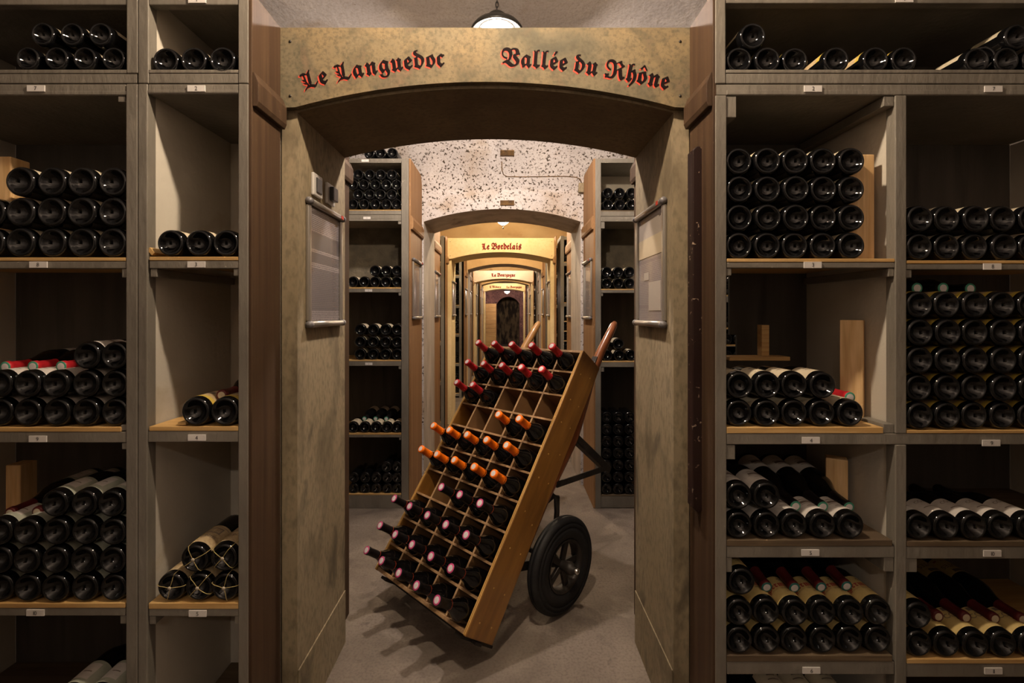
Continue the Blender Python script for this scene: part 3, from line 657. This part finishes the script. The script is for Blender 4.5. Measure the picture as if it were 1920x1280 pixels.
# ---- bottles in the left racks
W7 = 'over tag eight far left'; W8 = 'over tag nine far left'; W9 = 'over tag ten far left'
row([77, 131, 185], 62, D1, 22.5, 'of the far left top box', 'upper row', 'bottles in the far left top box', knurl=1, style='bordeaux')
row([50, 104, 157, 210], 108.5, D1, 22.5, 'of the far left top box', 'lower row', 'bottles in the far left top box', knurl=1, style='bordeaux')
row([35, 93, 150, 207], 339, D1, 27.8, W7, 'top row', 'bottles above tag eight', knurl=2)
row([-22, 36, 93.5, 150.5, 208], 396.5, D1, 27.8, W7, 'middle row', 'bottles above tag eight', knurl=2)
row([-22, 36, 93.5, 151, 208], 454, D1, 27.8, W7, 'bottom row', 'bottles above tag eight', knurl=2)
row([-5, 49, 103, 157, 211], 773.5, D1, 26.5, W8, 'bottom row', 'bottles above tag nine', 'white', knurl=0, glass=GLASSB)
row([-5, 49, 103, 157, 211], 720, D1, 26.3, W8, 'middle row', 'bottles above tag nine', 'white', knurl=0, glass=GLASSB)
row([159, 211.5], 667, D1, 26.2, W8, 'top row', 'bottles above tag nine', 'white', knurl=0, glass=GLASSB)
rear([(9, 688), (61, 687), (114, 687)], D1, .041, 'upper layer over tag nine far left', 'bottles above tag nine', 'white', 'redgreen', 'red-capped bottle')
row([-5, 48, 101, 155, 209], 1104, D1, 26.4, W9, 'bottom row', 'bottles above tag ten', 'green', knurl=0, glass=GLASSB)
row([-5, 48, 101, 155, 209], 1051, D1, 26.2, W9, 'second row', 'bottles above tag ten', 'green', knurl=0, glass=GLASSB)
row([-5, 48, 101, 155, 209], 998, D1, 26.2, W9, 'third row', 'bottles above tag ten', 'green', knurl=0, glass=GLASSB)
row([100, 153, 206], 945, D1, 26.0, W9, 'top row', 'bottles above tag ten', 'green', knurl=0, glass=GLASSB, words='grey-labelled bottle')
rear([(18, 962), (69, 960)], D1, .0405, 'upper layer over tag ten far left', 'bottles above tag ten', 'green', 'dark_red', 'dark bottle')
row([70, 123, 176], 1413, D1, 26.5, 'under tag ten far left', 'bottom row', 'bottles below tag ten', 'green', knurl=0, glass=GLASSB)
row([97, 150, 203], 1366, D1, 26.5, 'under tag ten far left', 'second row', 'bottles below tag ten', 'green', knurl=0, glass=GLASSB)
row([123, 176], 1319, D1, 26.5, 'under tag ten far left', 'third row', 'bottles below tag ten', 'green', knurl=0, glass=GLASSB)
row([307, 361, 415.5], 111, D1, 25.2, 'of the small left top box', 'row', 'bottles in the small top box', knurl=1)
row([318, 371, 422], 455, D1, 25.4, 'over left tag three', 'row', 'bottles above the left tag three', knurl=1)
row([365.5, 420], 771.5, D1, 27.3, 'over left tag four', 'pair', 'bottles above the left tag four', 'yellow', knurl=1, words='yellow-labelled bottle')
rear([(415, 741)], D1, .040, 'above the yellow-labelled pair, left tag four', 'bottles above the left tag four', 'yellow', 'dark_red', 'dark bottle')
def corded(px, py, rpx, lbl):
    r = rpx * D1 / F
    o = add_bottle((X_(px, D1), D1 + .004, Z_(py, D1)), r, lbl, 'corded bottles above the left tag five', 'bordeaux', .32, 0, GLASS, lab_for('old', r), cap_for('dark', r, .32), roll=.1)
    mb = MB(); a0 = random.uniform(0, 1.0)
    for k in range(4):
        a = a0 + k * PI / 2 + random.uniform(-.25, .25); bend = random.uniform(-.25, .25)
        pts = [(r * t * math.cos(a + bend * (1 - t)), -.003 - .001 * (1 - t) + (.0 if t < .95 else .004), r * t * math.sin(a + bend * (1 - t))) for t in (.02, .25, .5, .75, .96)]
        pts += [(r * 1.02 * math.cos(a), .03, r * 1.02 * math.sin(a)), (r * 1.02 * math.cos(a), .13, r * 1.02 * math.sin(a))]
        mb.tube(pts, .0009, 5, STRAW)
    mb.build('cord', o)
    MB().lathe([(.0005, -.0065), (.005, -.006), (.005, -.004)], 12, CAP['cream']).build('seal', o)
for px, py, lbl in ((318, 1102.5, 'corded bottle with cream seal, left end of the bottom row above left tag five'), (370, 1102.5, 'corded bottle with cream seal, middle of the bottom row above left tag five'),
                    (419.5, 1102.5, 'corded bottle with cream seal, right end of the bottom row above left tag five'),
                    (362, 1049, 'corded bottle with aged label, left one lying on top above left tag five'), (417, 1047, 'corded bottle with aged label, right one on top, against the post')):
    corded(px, py, 26.6, lbl)
row([430], 1413, D1, 26, 'under left tag five', 'dark bin', 'bottles below the left tag five', knurl=0)
# ---- bottles in the right racks
row([1413], 66, D1, 25.5, 'of the right top box', 'upper row', 'bottles in the right top box', style='bordeaux')
row([1388, 1441, 1494, 1570, 1644, 1697], 110.5, D1, 25, 'of the right top box', 'lower row', 'bottles in the right top box', 'yellow', style='bordeaux')
row([1837, 1891, 1945], 110.5, D1, 24.5, 'in right end group, right top box', 'row', 'bottles in the right top box', style='bordeaux')
row([1911], 66.5, D1, 24.5, 'above right end group, right top box', 'one', 'bottles in the right top box', style='bordeaux')
WC1 = 'over right tag three'
for k, (py, nm_) in enumerate(((460, 'bottom row'), (407, 'second row'), (353.5, 'third row'), (300.5, 'top row'))):
    dx = [0, 1, 1, 0][k]
    row([1388 + dx, 1440.5 + dx, 1493 + dx, 1546 + dx, 1599 + dx], py, D1, 25.9, WC1, nm_, 'bottles above the right tag three', 'cream', knurl=0, glass=GLASS, words='pale-labelled bottle')
WC2 = 'over right tag four'
row([1388, 1440, 1492, 1544.5, 1597], 775, D1, 25.8, WC2, 'bottom row', 'bottles above the right tag four', 'cream', knurl=1, words='cream-labelled bottle')
row([1388, 1440, 1492, 1545], 722.5, D1, 25.8, WC2, 'top row', 'bottles above the right tag four', 'cream', knurl=1, words='cream-labelled bottle')
rear([(1594, 745)], D1, .040, 'beside the light block over right tag four', 'bottles above the right tag four', 'cream', 'redgreen', 'single bottle')
WC3 = 'over right tag five'
row([1388, 1440, 1492, 1545, 1597], 986, D1, 25.9, WC3, 'bottom row', 'bottles above the right tag five', 'white', knurl=0, glass=GLASSB, words='white-labelled bottle')
row([1387, 1440], 931, D1, 26.2, WC3, 'top row', 'bottles above the right tag five', 'white', knurl=0, glass=GLASSB, words='white-labelled bottle')
rear([(1492, 949), (1543, 950), (1592, 951)], D1, .041, 'upper layer above right tag five', 'bottles above the right tag five', 'white', 'green', 'green-capped bottle', pitch=-.12)
WC4 = 'over right tag six'
row([1388, 1440, 1492, 1545, 1597, 1650], 1202, D1, 26, WC4, 'bottom row', 'Hermitage bottles above tag six', 'hermitage', knurl=0, glass=GLASSB, roll=.22, words='yellow-labelled bottle')
row([1388, 1440, 1492.5, 1545, 1597, 1650], 1149.5, D1, 25.9, WC4, 'middle row', 'Hermitage bottles above tag six', 'hermitage', knurl=0, glass=GLASSB, roll=.22, words='Hermitage bottle')
row([1393], 1093, D1, 26.2, WC4, 'top layer', 'Hermitage bottles above tag six', 'hermitage', knurl=0, glass=GLASSB, roll=.22, words='Hermitage bottle')
rear([(1438, 1101), (1490, 1102), (1540, 1101), (1588, 1099)], D1, .041, 'upper layer over right tag six', 'Hermitage bottles above tag six', 'herm_neck', 'dkredgreen', 'dark-red-capped bottle', pitch=-.16)
row([1420, 1472, 1524, 1578, 1632], 1421, D1, 26, 'under right tag six', 'bottom row', 'bottles below tag six', 'cream', knurl=0, glass=GLASSB)
row([1446, 1498, 1551, 1605], 1375, D1, 26, 'under right tag six', 'second row', 'bottles below tag six', 'cream', knurl=0, glass=GLASSB)
row([1472, 1524, 1578], 1329, D1, 26, 'under right tag six', 'third row', 'bottles below tag six', 'cream', knurl=0, glass=GLASSB)
WD = 'over far right tag %s'
row([1727, 1780, 1833, 1886, 1939], 462, D1, 25.5, WD % 'eight', 'bottom row', 'bottles above the right tag eight', knurl=1)
row([1727, 1780, 1833, 1886, 1939], 409, D1, 25.5, WD % 'eight', 'top row', 'bottles above the right tag eight', knurl=1)
for k, nm_ in enumerate(('bottom row', 'second row', 'third row', 'fourth row', 'top row')):
    row([1727, 1779.5, 1832, 1885, 1938], 780 - k * 52.2, D1, 25.8, WD % 'nine', nm_, 'bottles above the right tag nine', 'yellow', knurl=0, glass=GLASS, words='yellow-labelled bottle')
rear([(1720, 540), (1769, 540), (1820, 541)], D1, .040, 'top layer over far right tag nine', 'bottles above the right tag nine', 'yellow', 'green', 'green-capped bottle')
row([1727, 1777, 1828.5, 1881, 1934], 988, D1, 25.6, WD % 'ten', 'row', 'bottles above the right tag ten', 'comte', knurl=0, glass=GLASSB, words='white-labelled bottle')
row([1727, 1779, 1832, 1885, 1938], 1209.5, D1, 26, WD % 'eleven', 'bottom row', 'bottles above tag eleven', 'cotes', knurl=0, glass=GLASSB, roll=.2, words='yellow-labelled bottle')
row([1726], 1157, D1, 26.2, WD % 'eleven', 'upper layer', 'bottles above tag eleven', 'cotes', knurl=0, glass=GLASSB, roll=.2, words='yellow-labelled bottle')
rear([(1760, 1156), (1812, 1158), (1866, 1160), (1918, 1161)], D1, .041, 'upper layer over far right tag eleven', 'bottles above tag eleven', 'cotes', 'dark_red', 'dark bottle')
# ---- loose wood in the racks
def block(px0, py0, px1, y0, y1, zb, label, m=PINEV, groove=True, name='wooden_block', bev=.003):
    x0, x1 = X_(px0, y0), X_(px1, y0); zt = Z_(py0, y0)
    mb = MB().box(x0, x1, y0, y1, zb, zt, m)
    return tag(mb.build(name, None, bev), label, 'wood block', 'loose wood in the racks')
zC1 = Z_(484.5, D1); zC2 = Z_(801, D1); zC3 = Z_(1012.5, D1)
block(1592, 289, 1640, 1.42, 1.75, zC1 + .001, 'pale pine board standing beside the twenty-bottle stack', PINEV)
b_ = MB(); xa, xb = X_(1586, 1.47), X_(1636, 1.47); zt_ = Z_(600, 1.47)
def turned(mb, q, cx, cy, w1, w2, za, zb, m):
    return mb.box(-w1 / 2, w1 / 2, -w2 / 2, w2 / 2, za, zb, m, Matrix.Translation((cx, cy, 0)) @ Matrix.Rotation(q, 4, 'Z'))
turned(b_, -.72, (xa + xb) / 2, 1.50, .060, .052, zC2 + .001, zt_, PINEV)
tag(b_.build('wooden_block', None, .002), 'tall light pine block standing right of the bottles above right tag four', 'wood block', 'loose wood in the racks')
b_ = MB(); xa, xb = X_(1566, 1.50), X_(1611, 1.50); zt_ = Z_(866, 1.50)
turned(b_, -.55, (xa + xb) / 2, 1.55, .060, .046, zC3 + .001, zt_, PINEV)
tag(b_.build('wooden_block', None, .003), 'yellow pine block standing behind the bottles above right tag five', 'wood block', 'loose wood in the racks')
block(-40, 293, 20, 1.46, 1.52, Z_(482.5, D1), 'amber wood block at the left edge above tag eight', PINEV)
block(10, 872, 38, 1.62, 1.68, Z_(1131, D1), 'dim wood block at the back above tag ten', PINEV)
xa, xb = X_(1363, 1.66) + .01, X_(1482, 1.66)
tag(MB().box(X_(1368, 1.62), X_(1482, 1.62), 1.62, 1.69, 1.262, 1.276, PINE).build('wooden_plank', None, .002), 'narrow pine plank lying on the back of the stack above right tag four', 'plank', 'loose wood in the racks')
tag(MB().box(X_(1424, 1.66), X_(1438, 1.66), 1.645, 1.675, 1.277, 1.385, PINE).build('wooden_peg', None, .001), 'short pine peg standing on the plank above right tag four', 'peg', 'loose wood in the racks')
def wedge(px, py0, py1, wpx, lab, tilt=0.0):
    x = X_(px, D1); wd = wpx / 2 * D1 / F; z0 = Z_(py1, D1); z1 = Z_(py0, D1)
    mb = MB().box(-wd, wd, 0, .16, 0, z1 - z0, PINE)
    o_ = mb.build('wooden_wedge', None, .001); o_.location = (x, D1 + .006, z0 + .001); o_.rotation_euler = (0, tilt, 0)
    return tag(o_, lab, 'wedge', 'small wedges under the bottles')
wedge(28, 131, 136, 18, 'flat wood wedge left of the lower row in the far left top box')
wedge(1520, 132, 136.5, 17, 'wood wedge left of the fourth bottle in the right top box'); wedge(1538.5, 132, 136.5, 16, 'wood wedge touching the fourth bottle in the right top box')
wedge(1595, 130.5, 136.5, 20, 'thick wood wedge right of the fourth bottle in the right top box'); wedge(1612, 133, 136.5, 13, 'thin wood wedge left of the fifth bottle in the right top box')
wedge(1726, 132, 136.5, 18, 'wood wedge right of the last bottle of the row in the right top box'); wedge(1802, 132, 136.5, 26, 'wood wedge under the leaning bottle in the right top box')
o_ = wedge(287, 466, 480, 8, 'short tilted wedge left of the three bottles above left tag three', -.75); o_.location.x -= .004
o_.location.z += .006
wedge(338, 793, 798.5, 15, 'pale wedge left of the two yellow-labelled bottles')
add_bottle((X_(1795, 1.47), 1.40, Z_(130, D1) + .045), .038, 'leaning bottle with cream label left of the right end group, right top box', 'bottles in the right top box', 'bordeaux', .30, 0, GLASS, lab_for('cream', .038), cap_for('dark'), yaw=-.55)
# ------------------------------------------------------------------ middle room racks
D2 = 3.42
rack('grey wine rack left of the plain arch in the middle room', D2, .40, [(755, 297, 765, 953), (560, 297, 568, 953)], [(752.5, 297, 766, 953), (560, 297, 568, 953)],
     [(568, 297, 752, 305), (568, 394.5, 752, 402), (568, 402.5, 752, 414), (568, 541, 752, 548), (568, 677, 752, 686), (568, 815, 752, 820), (568, 928, 752, 953)],
     [(568, 297, 753, 302, GREY), (568, 393, 752, 394.4, PINE), (568, 404, 752, 410, GREY), (568, 538.5, 752, 541, PINE), (568, 674.5, 752, 677, PINE), (568, 811.5, 752, 815, PINE), (568, 925.5, 752, 928, PINE)],
     [(746, 414.5, 752, 420), (747, 548.5, 752, 554), (747, 686.5, 752, 692), (748, 820.5, 752, 825)],
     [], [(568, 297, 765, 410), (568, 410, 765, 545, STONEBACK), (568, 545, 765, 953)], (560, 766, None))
rack('grey wine rack right of the plain arch in the middle room', D2, .40, [(1119, 297, 1127, 953), (1263, 297, 1271, 953)], [(1116.5, 297, 1127, 953), (1263, 297, 1271, 953)],
     [(1127, 297, 1263, 305), (1127, 396, 1263, 405), (1127, 405.5, 1263, 415), (1127, 543.5, 1263, 549), (1127, 679, 1263, 688), (1127, 930, 1263, 952)],
     [(1127, 297, 1263, 302, GREY), (1127, 394, 1263, 396, OLDBOARD), (1127, 407, 1263, 412, GREY), (1127, 541.5, 1263, 543.5, PINE), (1127, 676.5, 1263, 679, PINE), (1127, 928, 1263, 930, OLDBOARD)],
     [(1127.5, 415.5, 1134, 428), (1127.5, 549.5, 1131, 555), (1127.5, 688.5, 1133, 697)], [],
     [(1127, 297, 1263, 410, GREYIN), (1127, 410, 1263, 545, STONEBACK), (1127, 545, 1263, 953)], (1116, 1271, None))
for px, py, s_ in ((684.5, 300.5, '1'), (688, 408, '2'), (691, 544.5, '3'), (691.5, 682, '4')):
    pass
tr = [c for c in bpy.data.objects if c.name == 'wine_rack.006' or c.get('label', '').startswith('grey wine rack left of the plain arch')]
def small_tags(parent, items):
    for (px, py, s) in items:
        x = X_(px, D2) - parent.location.x; z = Z_(py, D2) - parent.location.z; y = D2 - parent.location.y
        t = MB().box(x - .026, x + .026, y - .001, y + .002, z - .009, z + .009, WHITE).build('number_tag', parent)
        V, Fc, W, _ = text_flat(s); k = .009 / .72
        MB().add([(x + (p[0] - W / 2) * k, y - .0016, z - .0045 + p[1] * k) for p in V], Fc, INK).build('number', t)
small_tags(tr[-1], [(684.5, 301, '1'), (688, 408.5, '2'), (691, 544.5, '3'), (691.5, 682, '4')])
G2 = 'bottles in the middle left rack'; WL = 'middle room left rack'
R2 = 10.4
def row2(xs, py, where, rn, kind='cream', glass=None): row(xs, py, D2, R2, where, rn, G2 if xs[0] < 900 else 'bottles in the middle right rack', kind, 1, glass, words='small dark bottle')
row2([692, 713, 735], 286.5, 'the middle left rack', 'row on top,')
for k, (xs, py, rn) in enumerate((([671, 692.5, 713, 734], 327, 'top row'), ([661, 682, 703, 724, 743], 346, 'third row'), ([671, 692.5, 713, 734], 364.3, 'second row'), ([661, 682, 703, 724, 743], 382.4, 'bottom row'))):
    row2(xs, py, 'above tag two middle left', rn)
row2([661, 682, 702.5, 723.5, 744], 528, 'above tag three middle left', 'bottom row')
row2([702.5, 723.5, 744], 507.2, 'above tag three middle left', 'top row')
for py, rn in ((664, 'bottom row'), (641, 'middle row'), (618, 'top row')):
    row([675, 699, 722.5, 744.5], py, D2, 11, 'above tag four middle left', rn, G2, 'cream', 0, GLASSB, words='small dark bottle')
row2([661, 683, 704.5, 725, 744], 801, 'below tag four middle left', 'front row', 'cream')
rear([(683, 785), (704, 785), (724, 785)], D2, .040, 'back layer below tag four middle left', G2, 'cream', 'green', 'small dark bottle')
row2([1140, 1162.5, 1185], 383.5, 'of the top bin middle right', 'bottom row'); row2([1140, 1162.5, 1185], 361.5, 'of the top bin middle right', 'top row')
row2([1138, 1159.5, 1181], 531, 'of the stone-backed bin middle right', 'bottom row'); row2([1138, 1159.5, 1181], 510, 'of the stone-backed bin middle right', 'top row')
row2([1139, 1161.5, 1184], 666, 'behind the cart handle middle right', 'bottom row'); row2([1160], 644.5, 'behind the cart handle middle right', 'top row')
# ---- every other bottle further off: one mass
mass = MB()
def far_bottle(x, y, z, r, label_m=None):
    n = 12; prof = [(.0005, .02), (r * .55, .006), (r * .80, 0), (r * .96, .004), (r, .012), (r, .17), (r * .5, .22), (.014, .25), (.014, .30), (.0005, .30)]
    mass.lathe(prof, n, GLASS, Matrix.Translation((x, y, z)))
for py in (917, 896.5): 
    for px in (662, 683.5, 704.5, 725.5, 744): far_bottle(X_(px, D2), D2 + .01, Z_(py, D2), .0402)
for px in (724, 744): far_bottle(X_(px, D2), D2 + .01, Z_(876, D2), .0402)
for k in range(7):
    for px in (1138, 1160, 1182): far_bottle(X_(px, D2), D2 + .01, Z_(918 - k * 22.5, D2), .0415)
def far_rack(yf, side, label, seed, xo, rowshelves=False, zt=2.371, w_=.78):
    rnd = random.Random(seed); m = GREY; dp = .40
    x0 = xo; x1 = xo + side * w_; r = empty('wine_rack', ((x0 + x1) / 2, yf, 0), label, 'wine rack', 'distant grey wine racks')
    for a in (x0, x1 - side * .04): MB().box(a, a + side * .04, yf, yf + dp, 0, zt, m).build('post', r)
    MB().box(x0, x1, yf + dp - .012, yf + dp, 0, zt, BACK).build('back_panel', r)
    zs = [.08, .58, 1.07, 1.55, 2.05, zt] if not rowshelves else [.08, .58, .72, .84, .96, 1.08, 1.20, 1.32, 1.55, 2.05, zt]
    for i, z in enumerate(zs):
        MB().box(x0 + side * .04, x1 - side * .04, yf + .002, yf + .025, z - .05 if not (rowshelves and .6 < z < 1.5) else z - .012, z - .008, m).build('rail', r)
        MB().box(x0 + side * .04, x1 - side * .04, yf + .002, yf + dp - .013, z - .0075, z, PINE).build('shelf_board', r)
        if z >= zt - .01: continue
        rows = 1 if (rowshelves and .6 < z < 1.4) else rnd.randint(2, 4)
        if z > 2.0: rows = rnd.randint(1, 2)
        for k in range(rows):
            for j in range(7):
                far_bottle(x0 + side * (.04 + .047 + .086 * j), yf + .012, z + .042 + .083 * k, .041)
    rebase(r)
for i, (yf, xo, rs, nm_) in enumerate(((5.97 - .188, .684, 0, 'Le Bordelais sign'), (8.3 - .47, .665, 0, 'second plain arch'), (10.67 - .188, .684, 0, 'white La Bourgogne sign'), (12.95 - .47, .665, 0, 'farthest plain arch'), (15.3 - .188, .684, 1, 'farthest two-name sign'))):
    for sx, sd in ((-1, 'left'), (1, 'right')):
        far_rack(yf, sx, 'narrow strip of grey wine rack on the %s before the %s' % (sd, nm_), 11 * i + sx, -.05 + sx * (xo + .035), rs or (i == 0 and sx > 0), 2.371 if 'sign' in nm_ else 2.55)
# the rack glimpsed through the open back of the right rack
far_rack(3.30, 1, 'small stretch of rack glimpsed through the open back above right tag four', 99, 1.30, True, 2.0, .56)
tag(mass.build('distant_bottles'), 'mass of dark bottle bases filling the distant racks along the passage', 'wine bottles', kind='stuff')
# ------------------------------------------------------------------ the crate, its bottles and the hand truck
RM = Matrix(((.70165918, .41674169, -.57792798, -.65340283), (-.71238889, .42544454, -.55812097, 2.32386427), (.01328403, .80332017, .59539922, .15948088), (0, 0, 0, 1)))
CW, CL, CD = .70247, 1.33, .17686
crate = empty('wine_crate', (0, 0, 0), 'tilted varnished plywood bottle crate with fifty cells in the passage', 'crate'); crate.matrix_world = RM
T_ = .018
MB().box(CW - T_, CW, 0, CL, -CD, 0, VARN).build('side_panel', crate, .004)
MB().box(0, T_, 0, CL, -CD, 0, VARN).build('side_panel', crate, .004)
for x in (CW - T_ + .003, CW - .0075, .003, .0105): tag(MB().box(x, x + .0045, .004, CL - .004, -.003, .0012, PLYE).build('plywood_edge', crate), 'pale plywood edge')
MB().box(T_, CW - T_, CL - .016, CL - .002, -CD, -.003, PLYI).build('top_panel', crate, .002)
MB().box(T_, CW - T_, .002, .018, -CD, -.001, PLYI).build('bottom_panel', crate, .003)
MB().box(T_, CW - T_, .018, CL - .016, -CD, -CD + .008, CELLW).build('back_panel', crate)
ct = .0095
for k in range(1, 5):
    u = CW * k / 5; MB().box(u - ct / 2, u + ct / 2, .018, CL - .016, -CD + .008, -.004, CELLW).build('divider', crate)
    MB().box(u - ct / 2 - .0004, u + ct / 2 + .0004, .018, CL - .016, -.0045, -.0015, PLYI).build('divider_edge', crate, .001)
for k in range(1, 10):
    v = CL * k / 10; MB().box(T_, CW - T_, v - ct / 2, v + ct / 2, -CD + .008, -.003, CELLW).build('divider', crate)
    MB().box(T_, CW - T_, v - ct / 2 - .0004, v + ct / 2 + .0004, -.0035, -.0005, PLYI).build('divider_edge', crate, .001)
for v in (.06, .2, .36, .5, .66, .8, .94, 1.08, 1.22):
    for n_ in (-.05, -.13):
        MB().lathe([(.0005, .0006), (.0035, .0005), (.004, 0)], 8, PLYE, Matrix.Translation((CW, v + random.uniform(-.02, .02), n_)) @ Matrix.Rotation(-PI / 2, 4, 'Z')).build('nail', crate)
BR, BL_ = .0485, .318
capm = {k: cap_for(k, BR, BL_) for k in ('red', 'orange', 'black')}
fill = {1: ([1, 2, 3, 4, 5], 'red'), 2: ([1, 2, 3, 4, 5], 'red'), 3: ([1, 2], 'red'), 4: ([4, 5], 'orange'), 5: ([1, 2, 3, 4, 5], 'orange'), 6: ([1, 2, 3, 4, 5], 'orange'),
        7: ([3, 4, 5], 'black'), 8: ([1, 2, 3, 4, 5], 'black'), 9: ([1, 2, 3, 4, 5], 'black'), 10: ([1, 2, 3, 4, 5], 'black')}
RN = ['top', 'second', 'third', 'fourth', 'fifth', 'sixth', 'seventh', 'eighth', 'ninth', 'bottom']
for rr, (cols, kd) in fill.items():
    for c in cols:
        v = CL - CL * rr / 10 + ct / 2 + BR + .001 + (.015 if rr == 10 else 0); u = CW * (c - .5) / 5 + (-.004 if c == 5 else .004 if c == 1 else 0)
        M = RM @ Matrix.Translation((u + random.uniform(-.003, .003), v, -CD + .0095)) @ Matrix.Rotation(PI / 2, 4, 'X') @ Matrix.Rotation(random.uniform(0, 6), 4, 'Y')
        add_bottle(None, BR, '%s-capped bottle in the crate, %s column, %s row' % (kd, ORD[c - 1], RN[rr - 1]), 'bottles in the crate', 'burgundy', BL_, 0, GLASSR, None, capm[kd], M=M)
truck = empty('hand_truck', (0, 0, 0), 'old hand truck with curved wooden shafts and black wheels carrying the crate', 'hand truck'); truck.matrix_world = RM
for u in (.07, .645):
    pts = [(u, -.005, -.205, .019), (u, .3, -.21, .024), (u, .62, -.213, .027), (u, .80, -.222, .036), (u, .95, -.228, .042), (u, 1.10, -.218, .036), (u, 1.30, -.202, .026), (u + .006, 1.45, -.198, .0245), (u + .012, 1.56, -.202, .023), (u + .015, 1.63, -.206, .020), (u + .016, 1.652, -.207, .012)]
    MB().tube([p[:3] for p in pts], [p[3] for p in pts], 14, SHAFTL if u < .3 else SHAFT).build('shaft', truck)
    MB().box(u - .016, u + .016, 1.30, 1.40, -.178, -.172, IRON).build('bracket', truck, .002)
    MB().bar((u + .012, .955, -.225), (u + .012, .945, -.62), .048, .040, IRON).build('leg', truck, .006)
    MB().bar((u + .030, .70, -.225), (u + .030, .955, -.60), .008, .030, IRON).build('brace', truck, .002)
    MB().tube([(u, .60, -.225), (u, .655, -.265), (u, .66, -.30), (u, .60, -.345), (u, .41, -.4457)], [.014, .016, .016, .014, .014], 8, IRON).build('stay', truck)
    MB().bar((u, .30, -.21), (u, .40, -.4457), .012, .040, IRON).build('stay', truck, .002)
    MB().bar((u, -.013, -.232), (u, -.013, -.02), .04, .012, IRON).build('toe_bar', truck, .002)
MB().box(.02, .69, -.020, -.006, -.13, -.09, IRON).build('toe_plate', truck, .002)
for v in (.18, .62, 1.12): MB().box(.07, .645, v - .025, v + .025, -.215, -.190, SHAFT).build('crosspiece', truck, .003)
MB().tube([(-.02, .40, -.4457), (.76, .40, -.4457)], .013, 12, IRON).build('axle', truck)
for u, nm_ in ((.7, 1), (-.005, -1)):
    WM = Matrix.Translation((u, .4007, -.4457)) @ Matrix.Rotation(-PI / 2, 4, 'Z')
    Rw = .2235 if u > .1 else .212; hw = .034
    prof = [(.120, -hw * .7), (.130, -hw * .9), (.150, -hw), (.172, -hw * 1.02), (.174, -hw * .9), (.178, -hw * .9), (.180, -hw * 1.02), (.192, -hw), (.194, -hw * .88), (.198, -hw * .88), (.200, -hw * .95), (.212, -hw * .78), (Rw - .002, -hw * .45), (Rw, -.006), (Rw - .003, -.004), (Rw - .003, .004), (Rw, .006), (Rw - .002, hw * .45), (.212, hw * .78), (.200, hw * .95), (.198, hw * .88), (.194, hw * .88), (.192, hw), (.180, hw * 1.02), (.178, hw * .9), (.174, hw * .9), (.172, hw * 1.02), (.150, hw), (.130, hw * .9), (.120, hw * .7), (.120, -hw * .7)]
    wo = MB().lathe(prof, 56, RUBBER, WM).build('wheel', truck)
    MB().lathe([(.123, -.030), (.112, -.028), (.108, -.012), (.108, .012), (.112, .028), (.123, .030)], 48, IRON, WM).build('rim', wo)
    MB().lathe([(.001, -.06), (.026, -.06), (.030, -.045), (.024, -.03), (.024, .03), (.030, .05), (.026, .07), (.016, .075), (.016, .088), (.001, .088)], 24, IRON, WM).build('hub', wo)
    tag(MB().lathe([(.014, .086), (.014, .098), (.008, .102), (.0005, .103)], 12, CHROME, WM).build('hub_nut', wo), 'shiny hub nut')
    for k in range(5):
        a = k * 2 * PI / 5 + .35
        MB().bar((.022 * math.cos(a), 0, .022 * math.sin(a)), (.111 * math.cos(a), 0, .111 * math.sin(a)), .018, .030, IRON, WM, up=(0, 1, 0)).build('spoke', wo, .003)
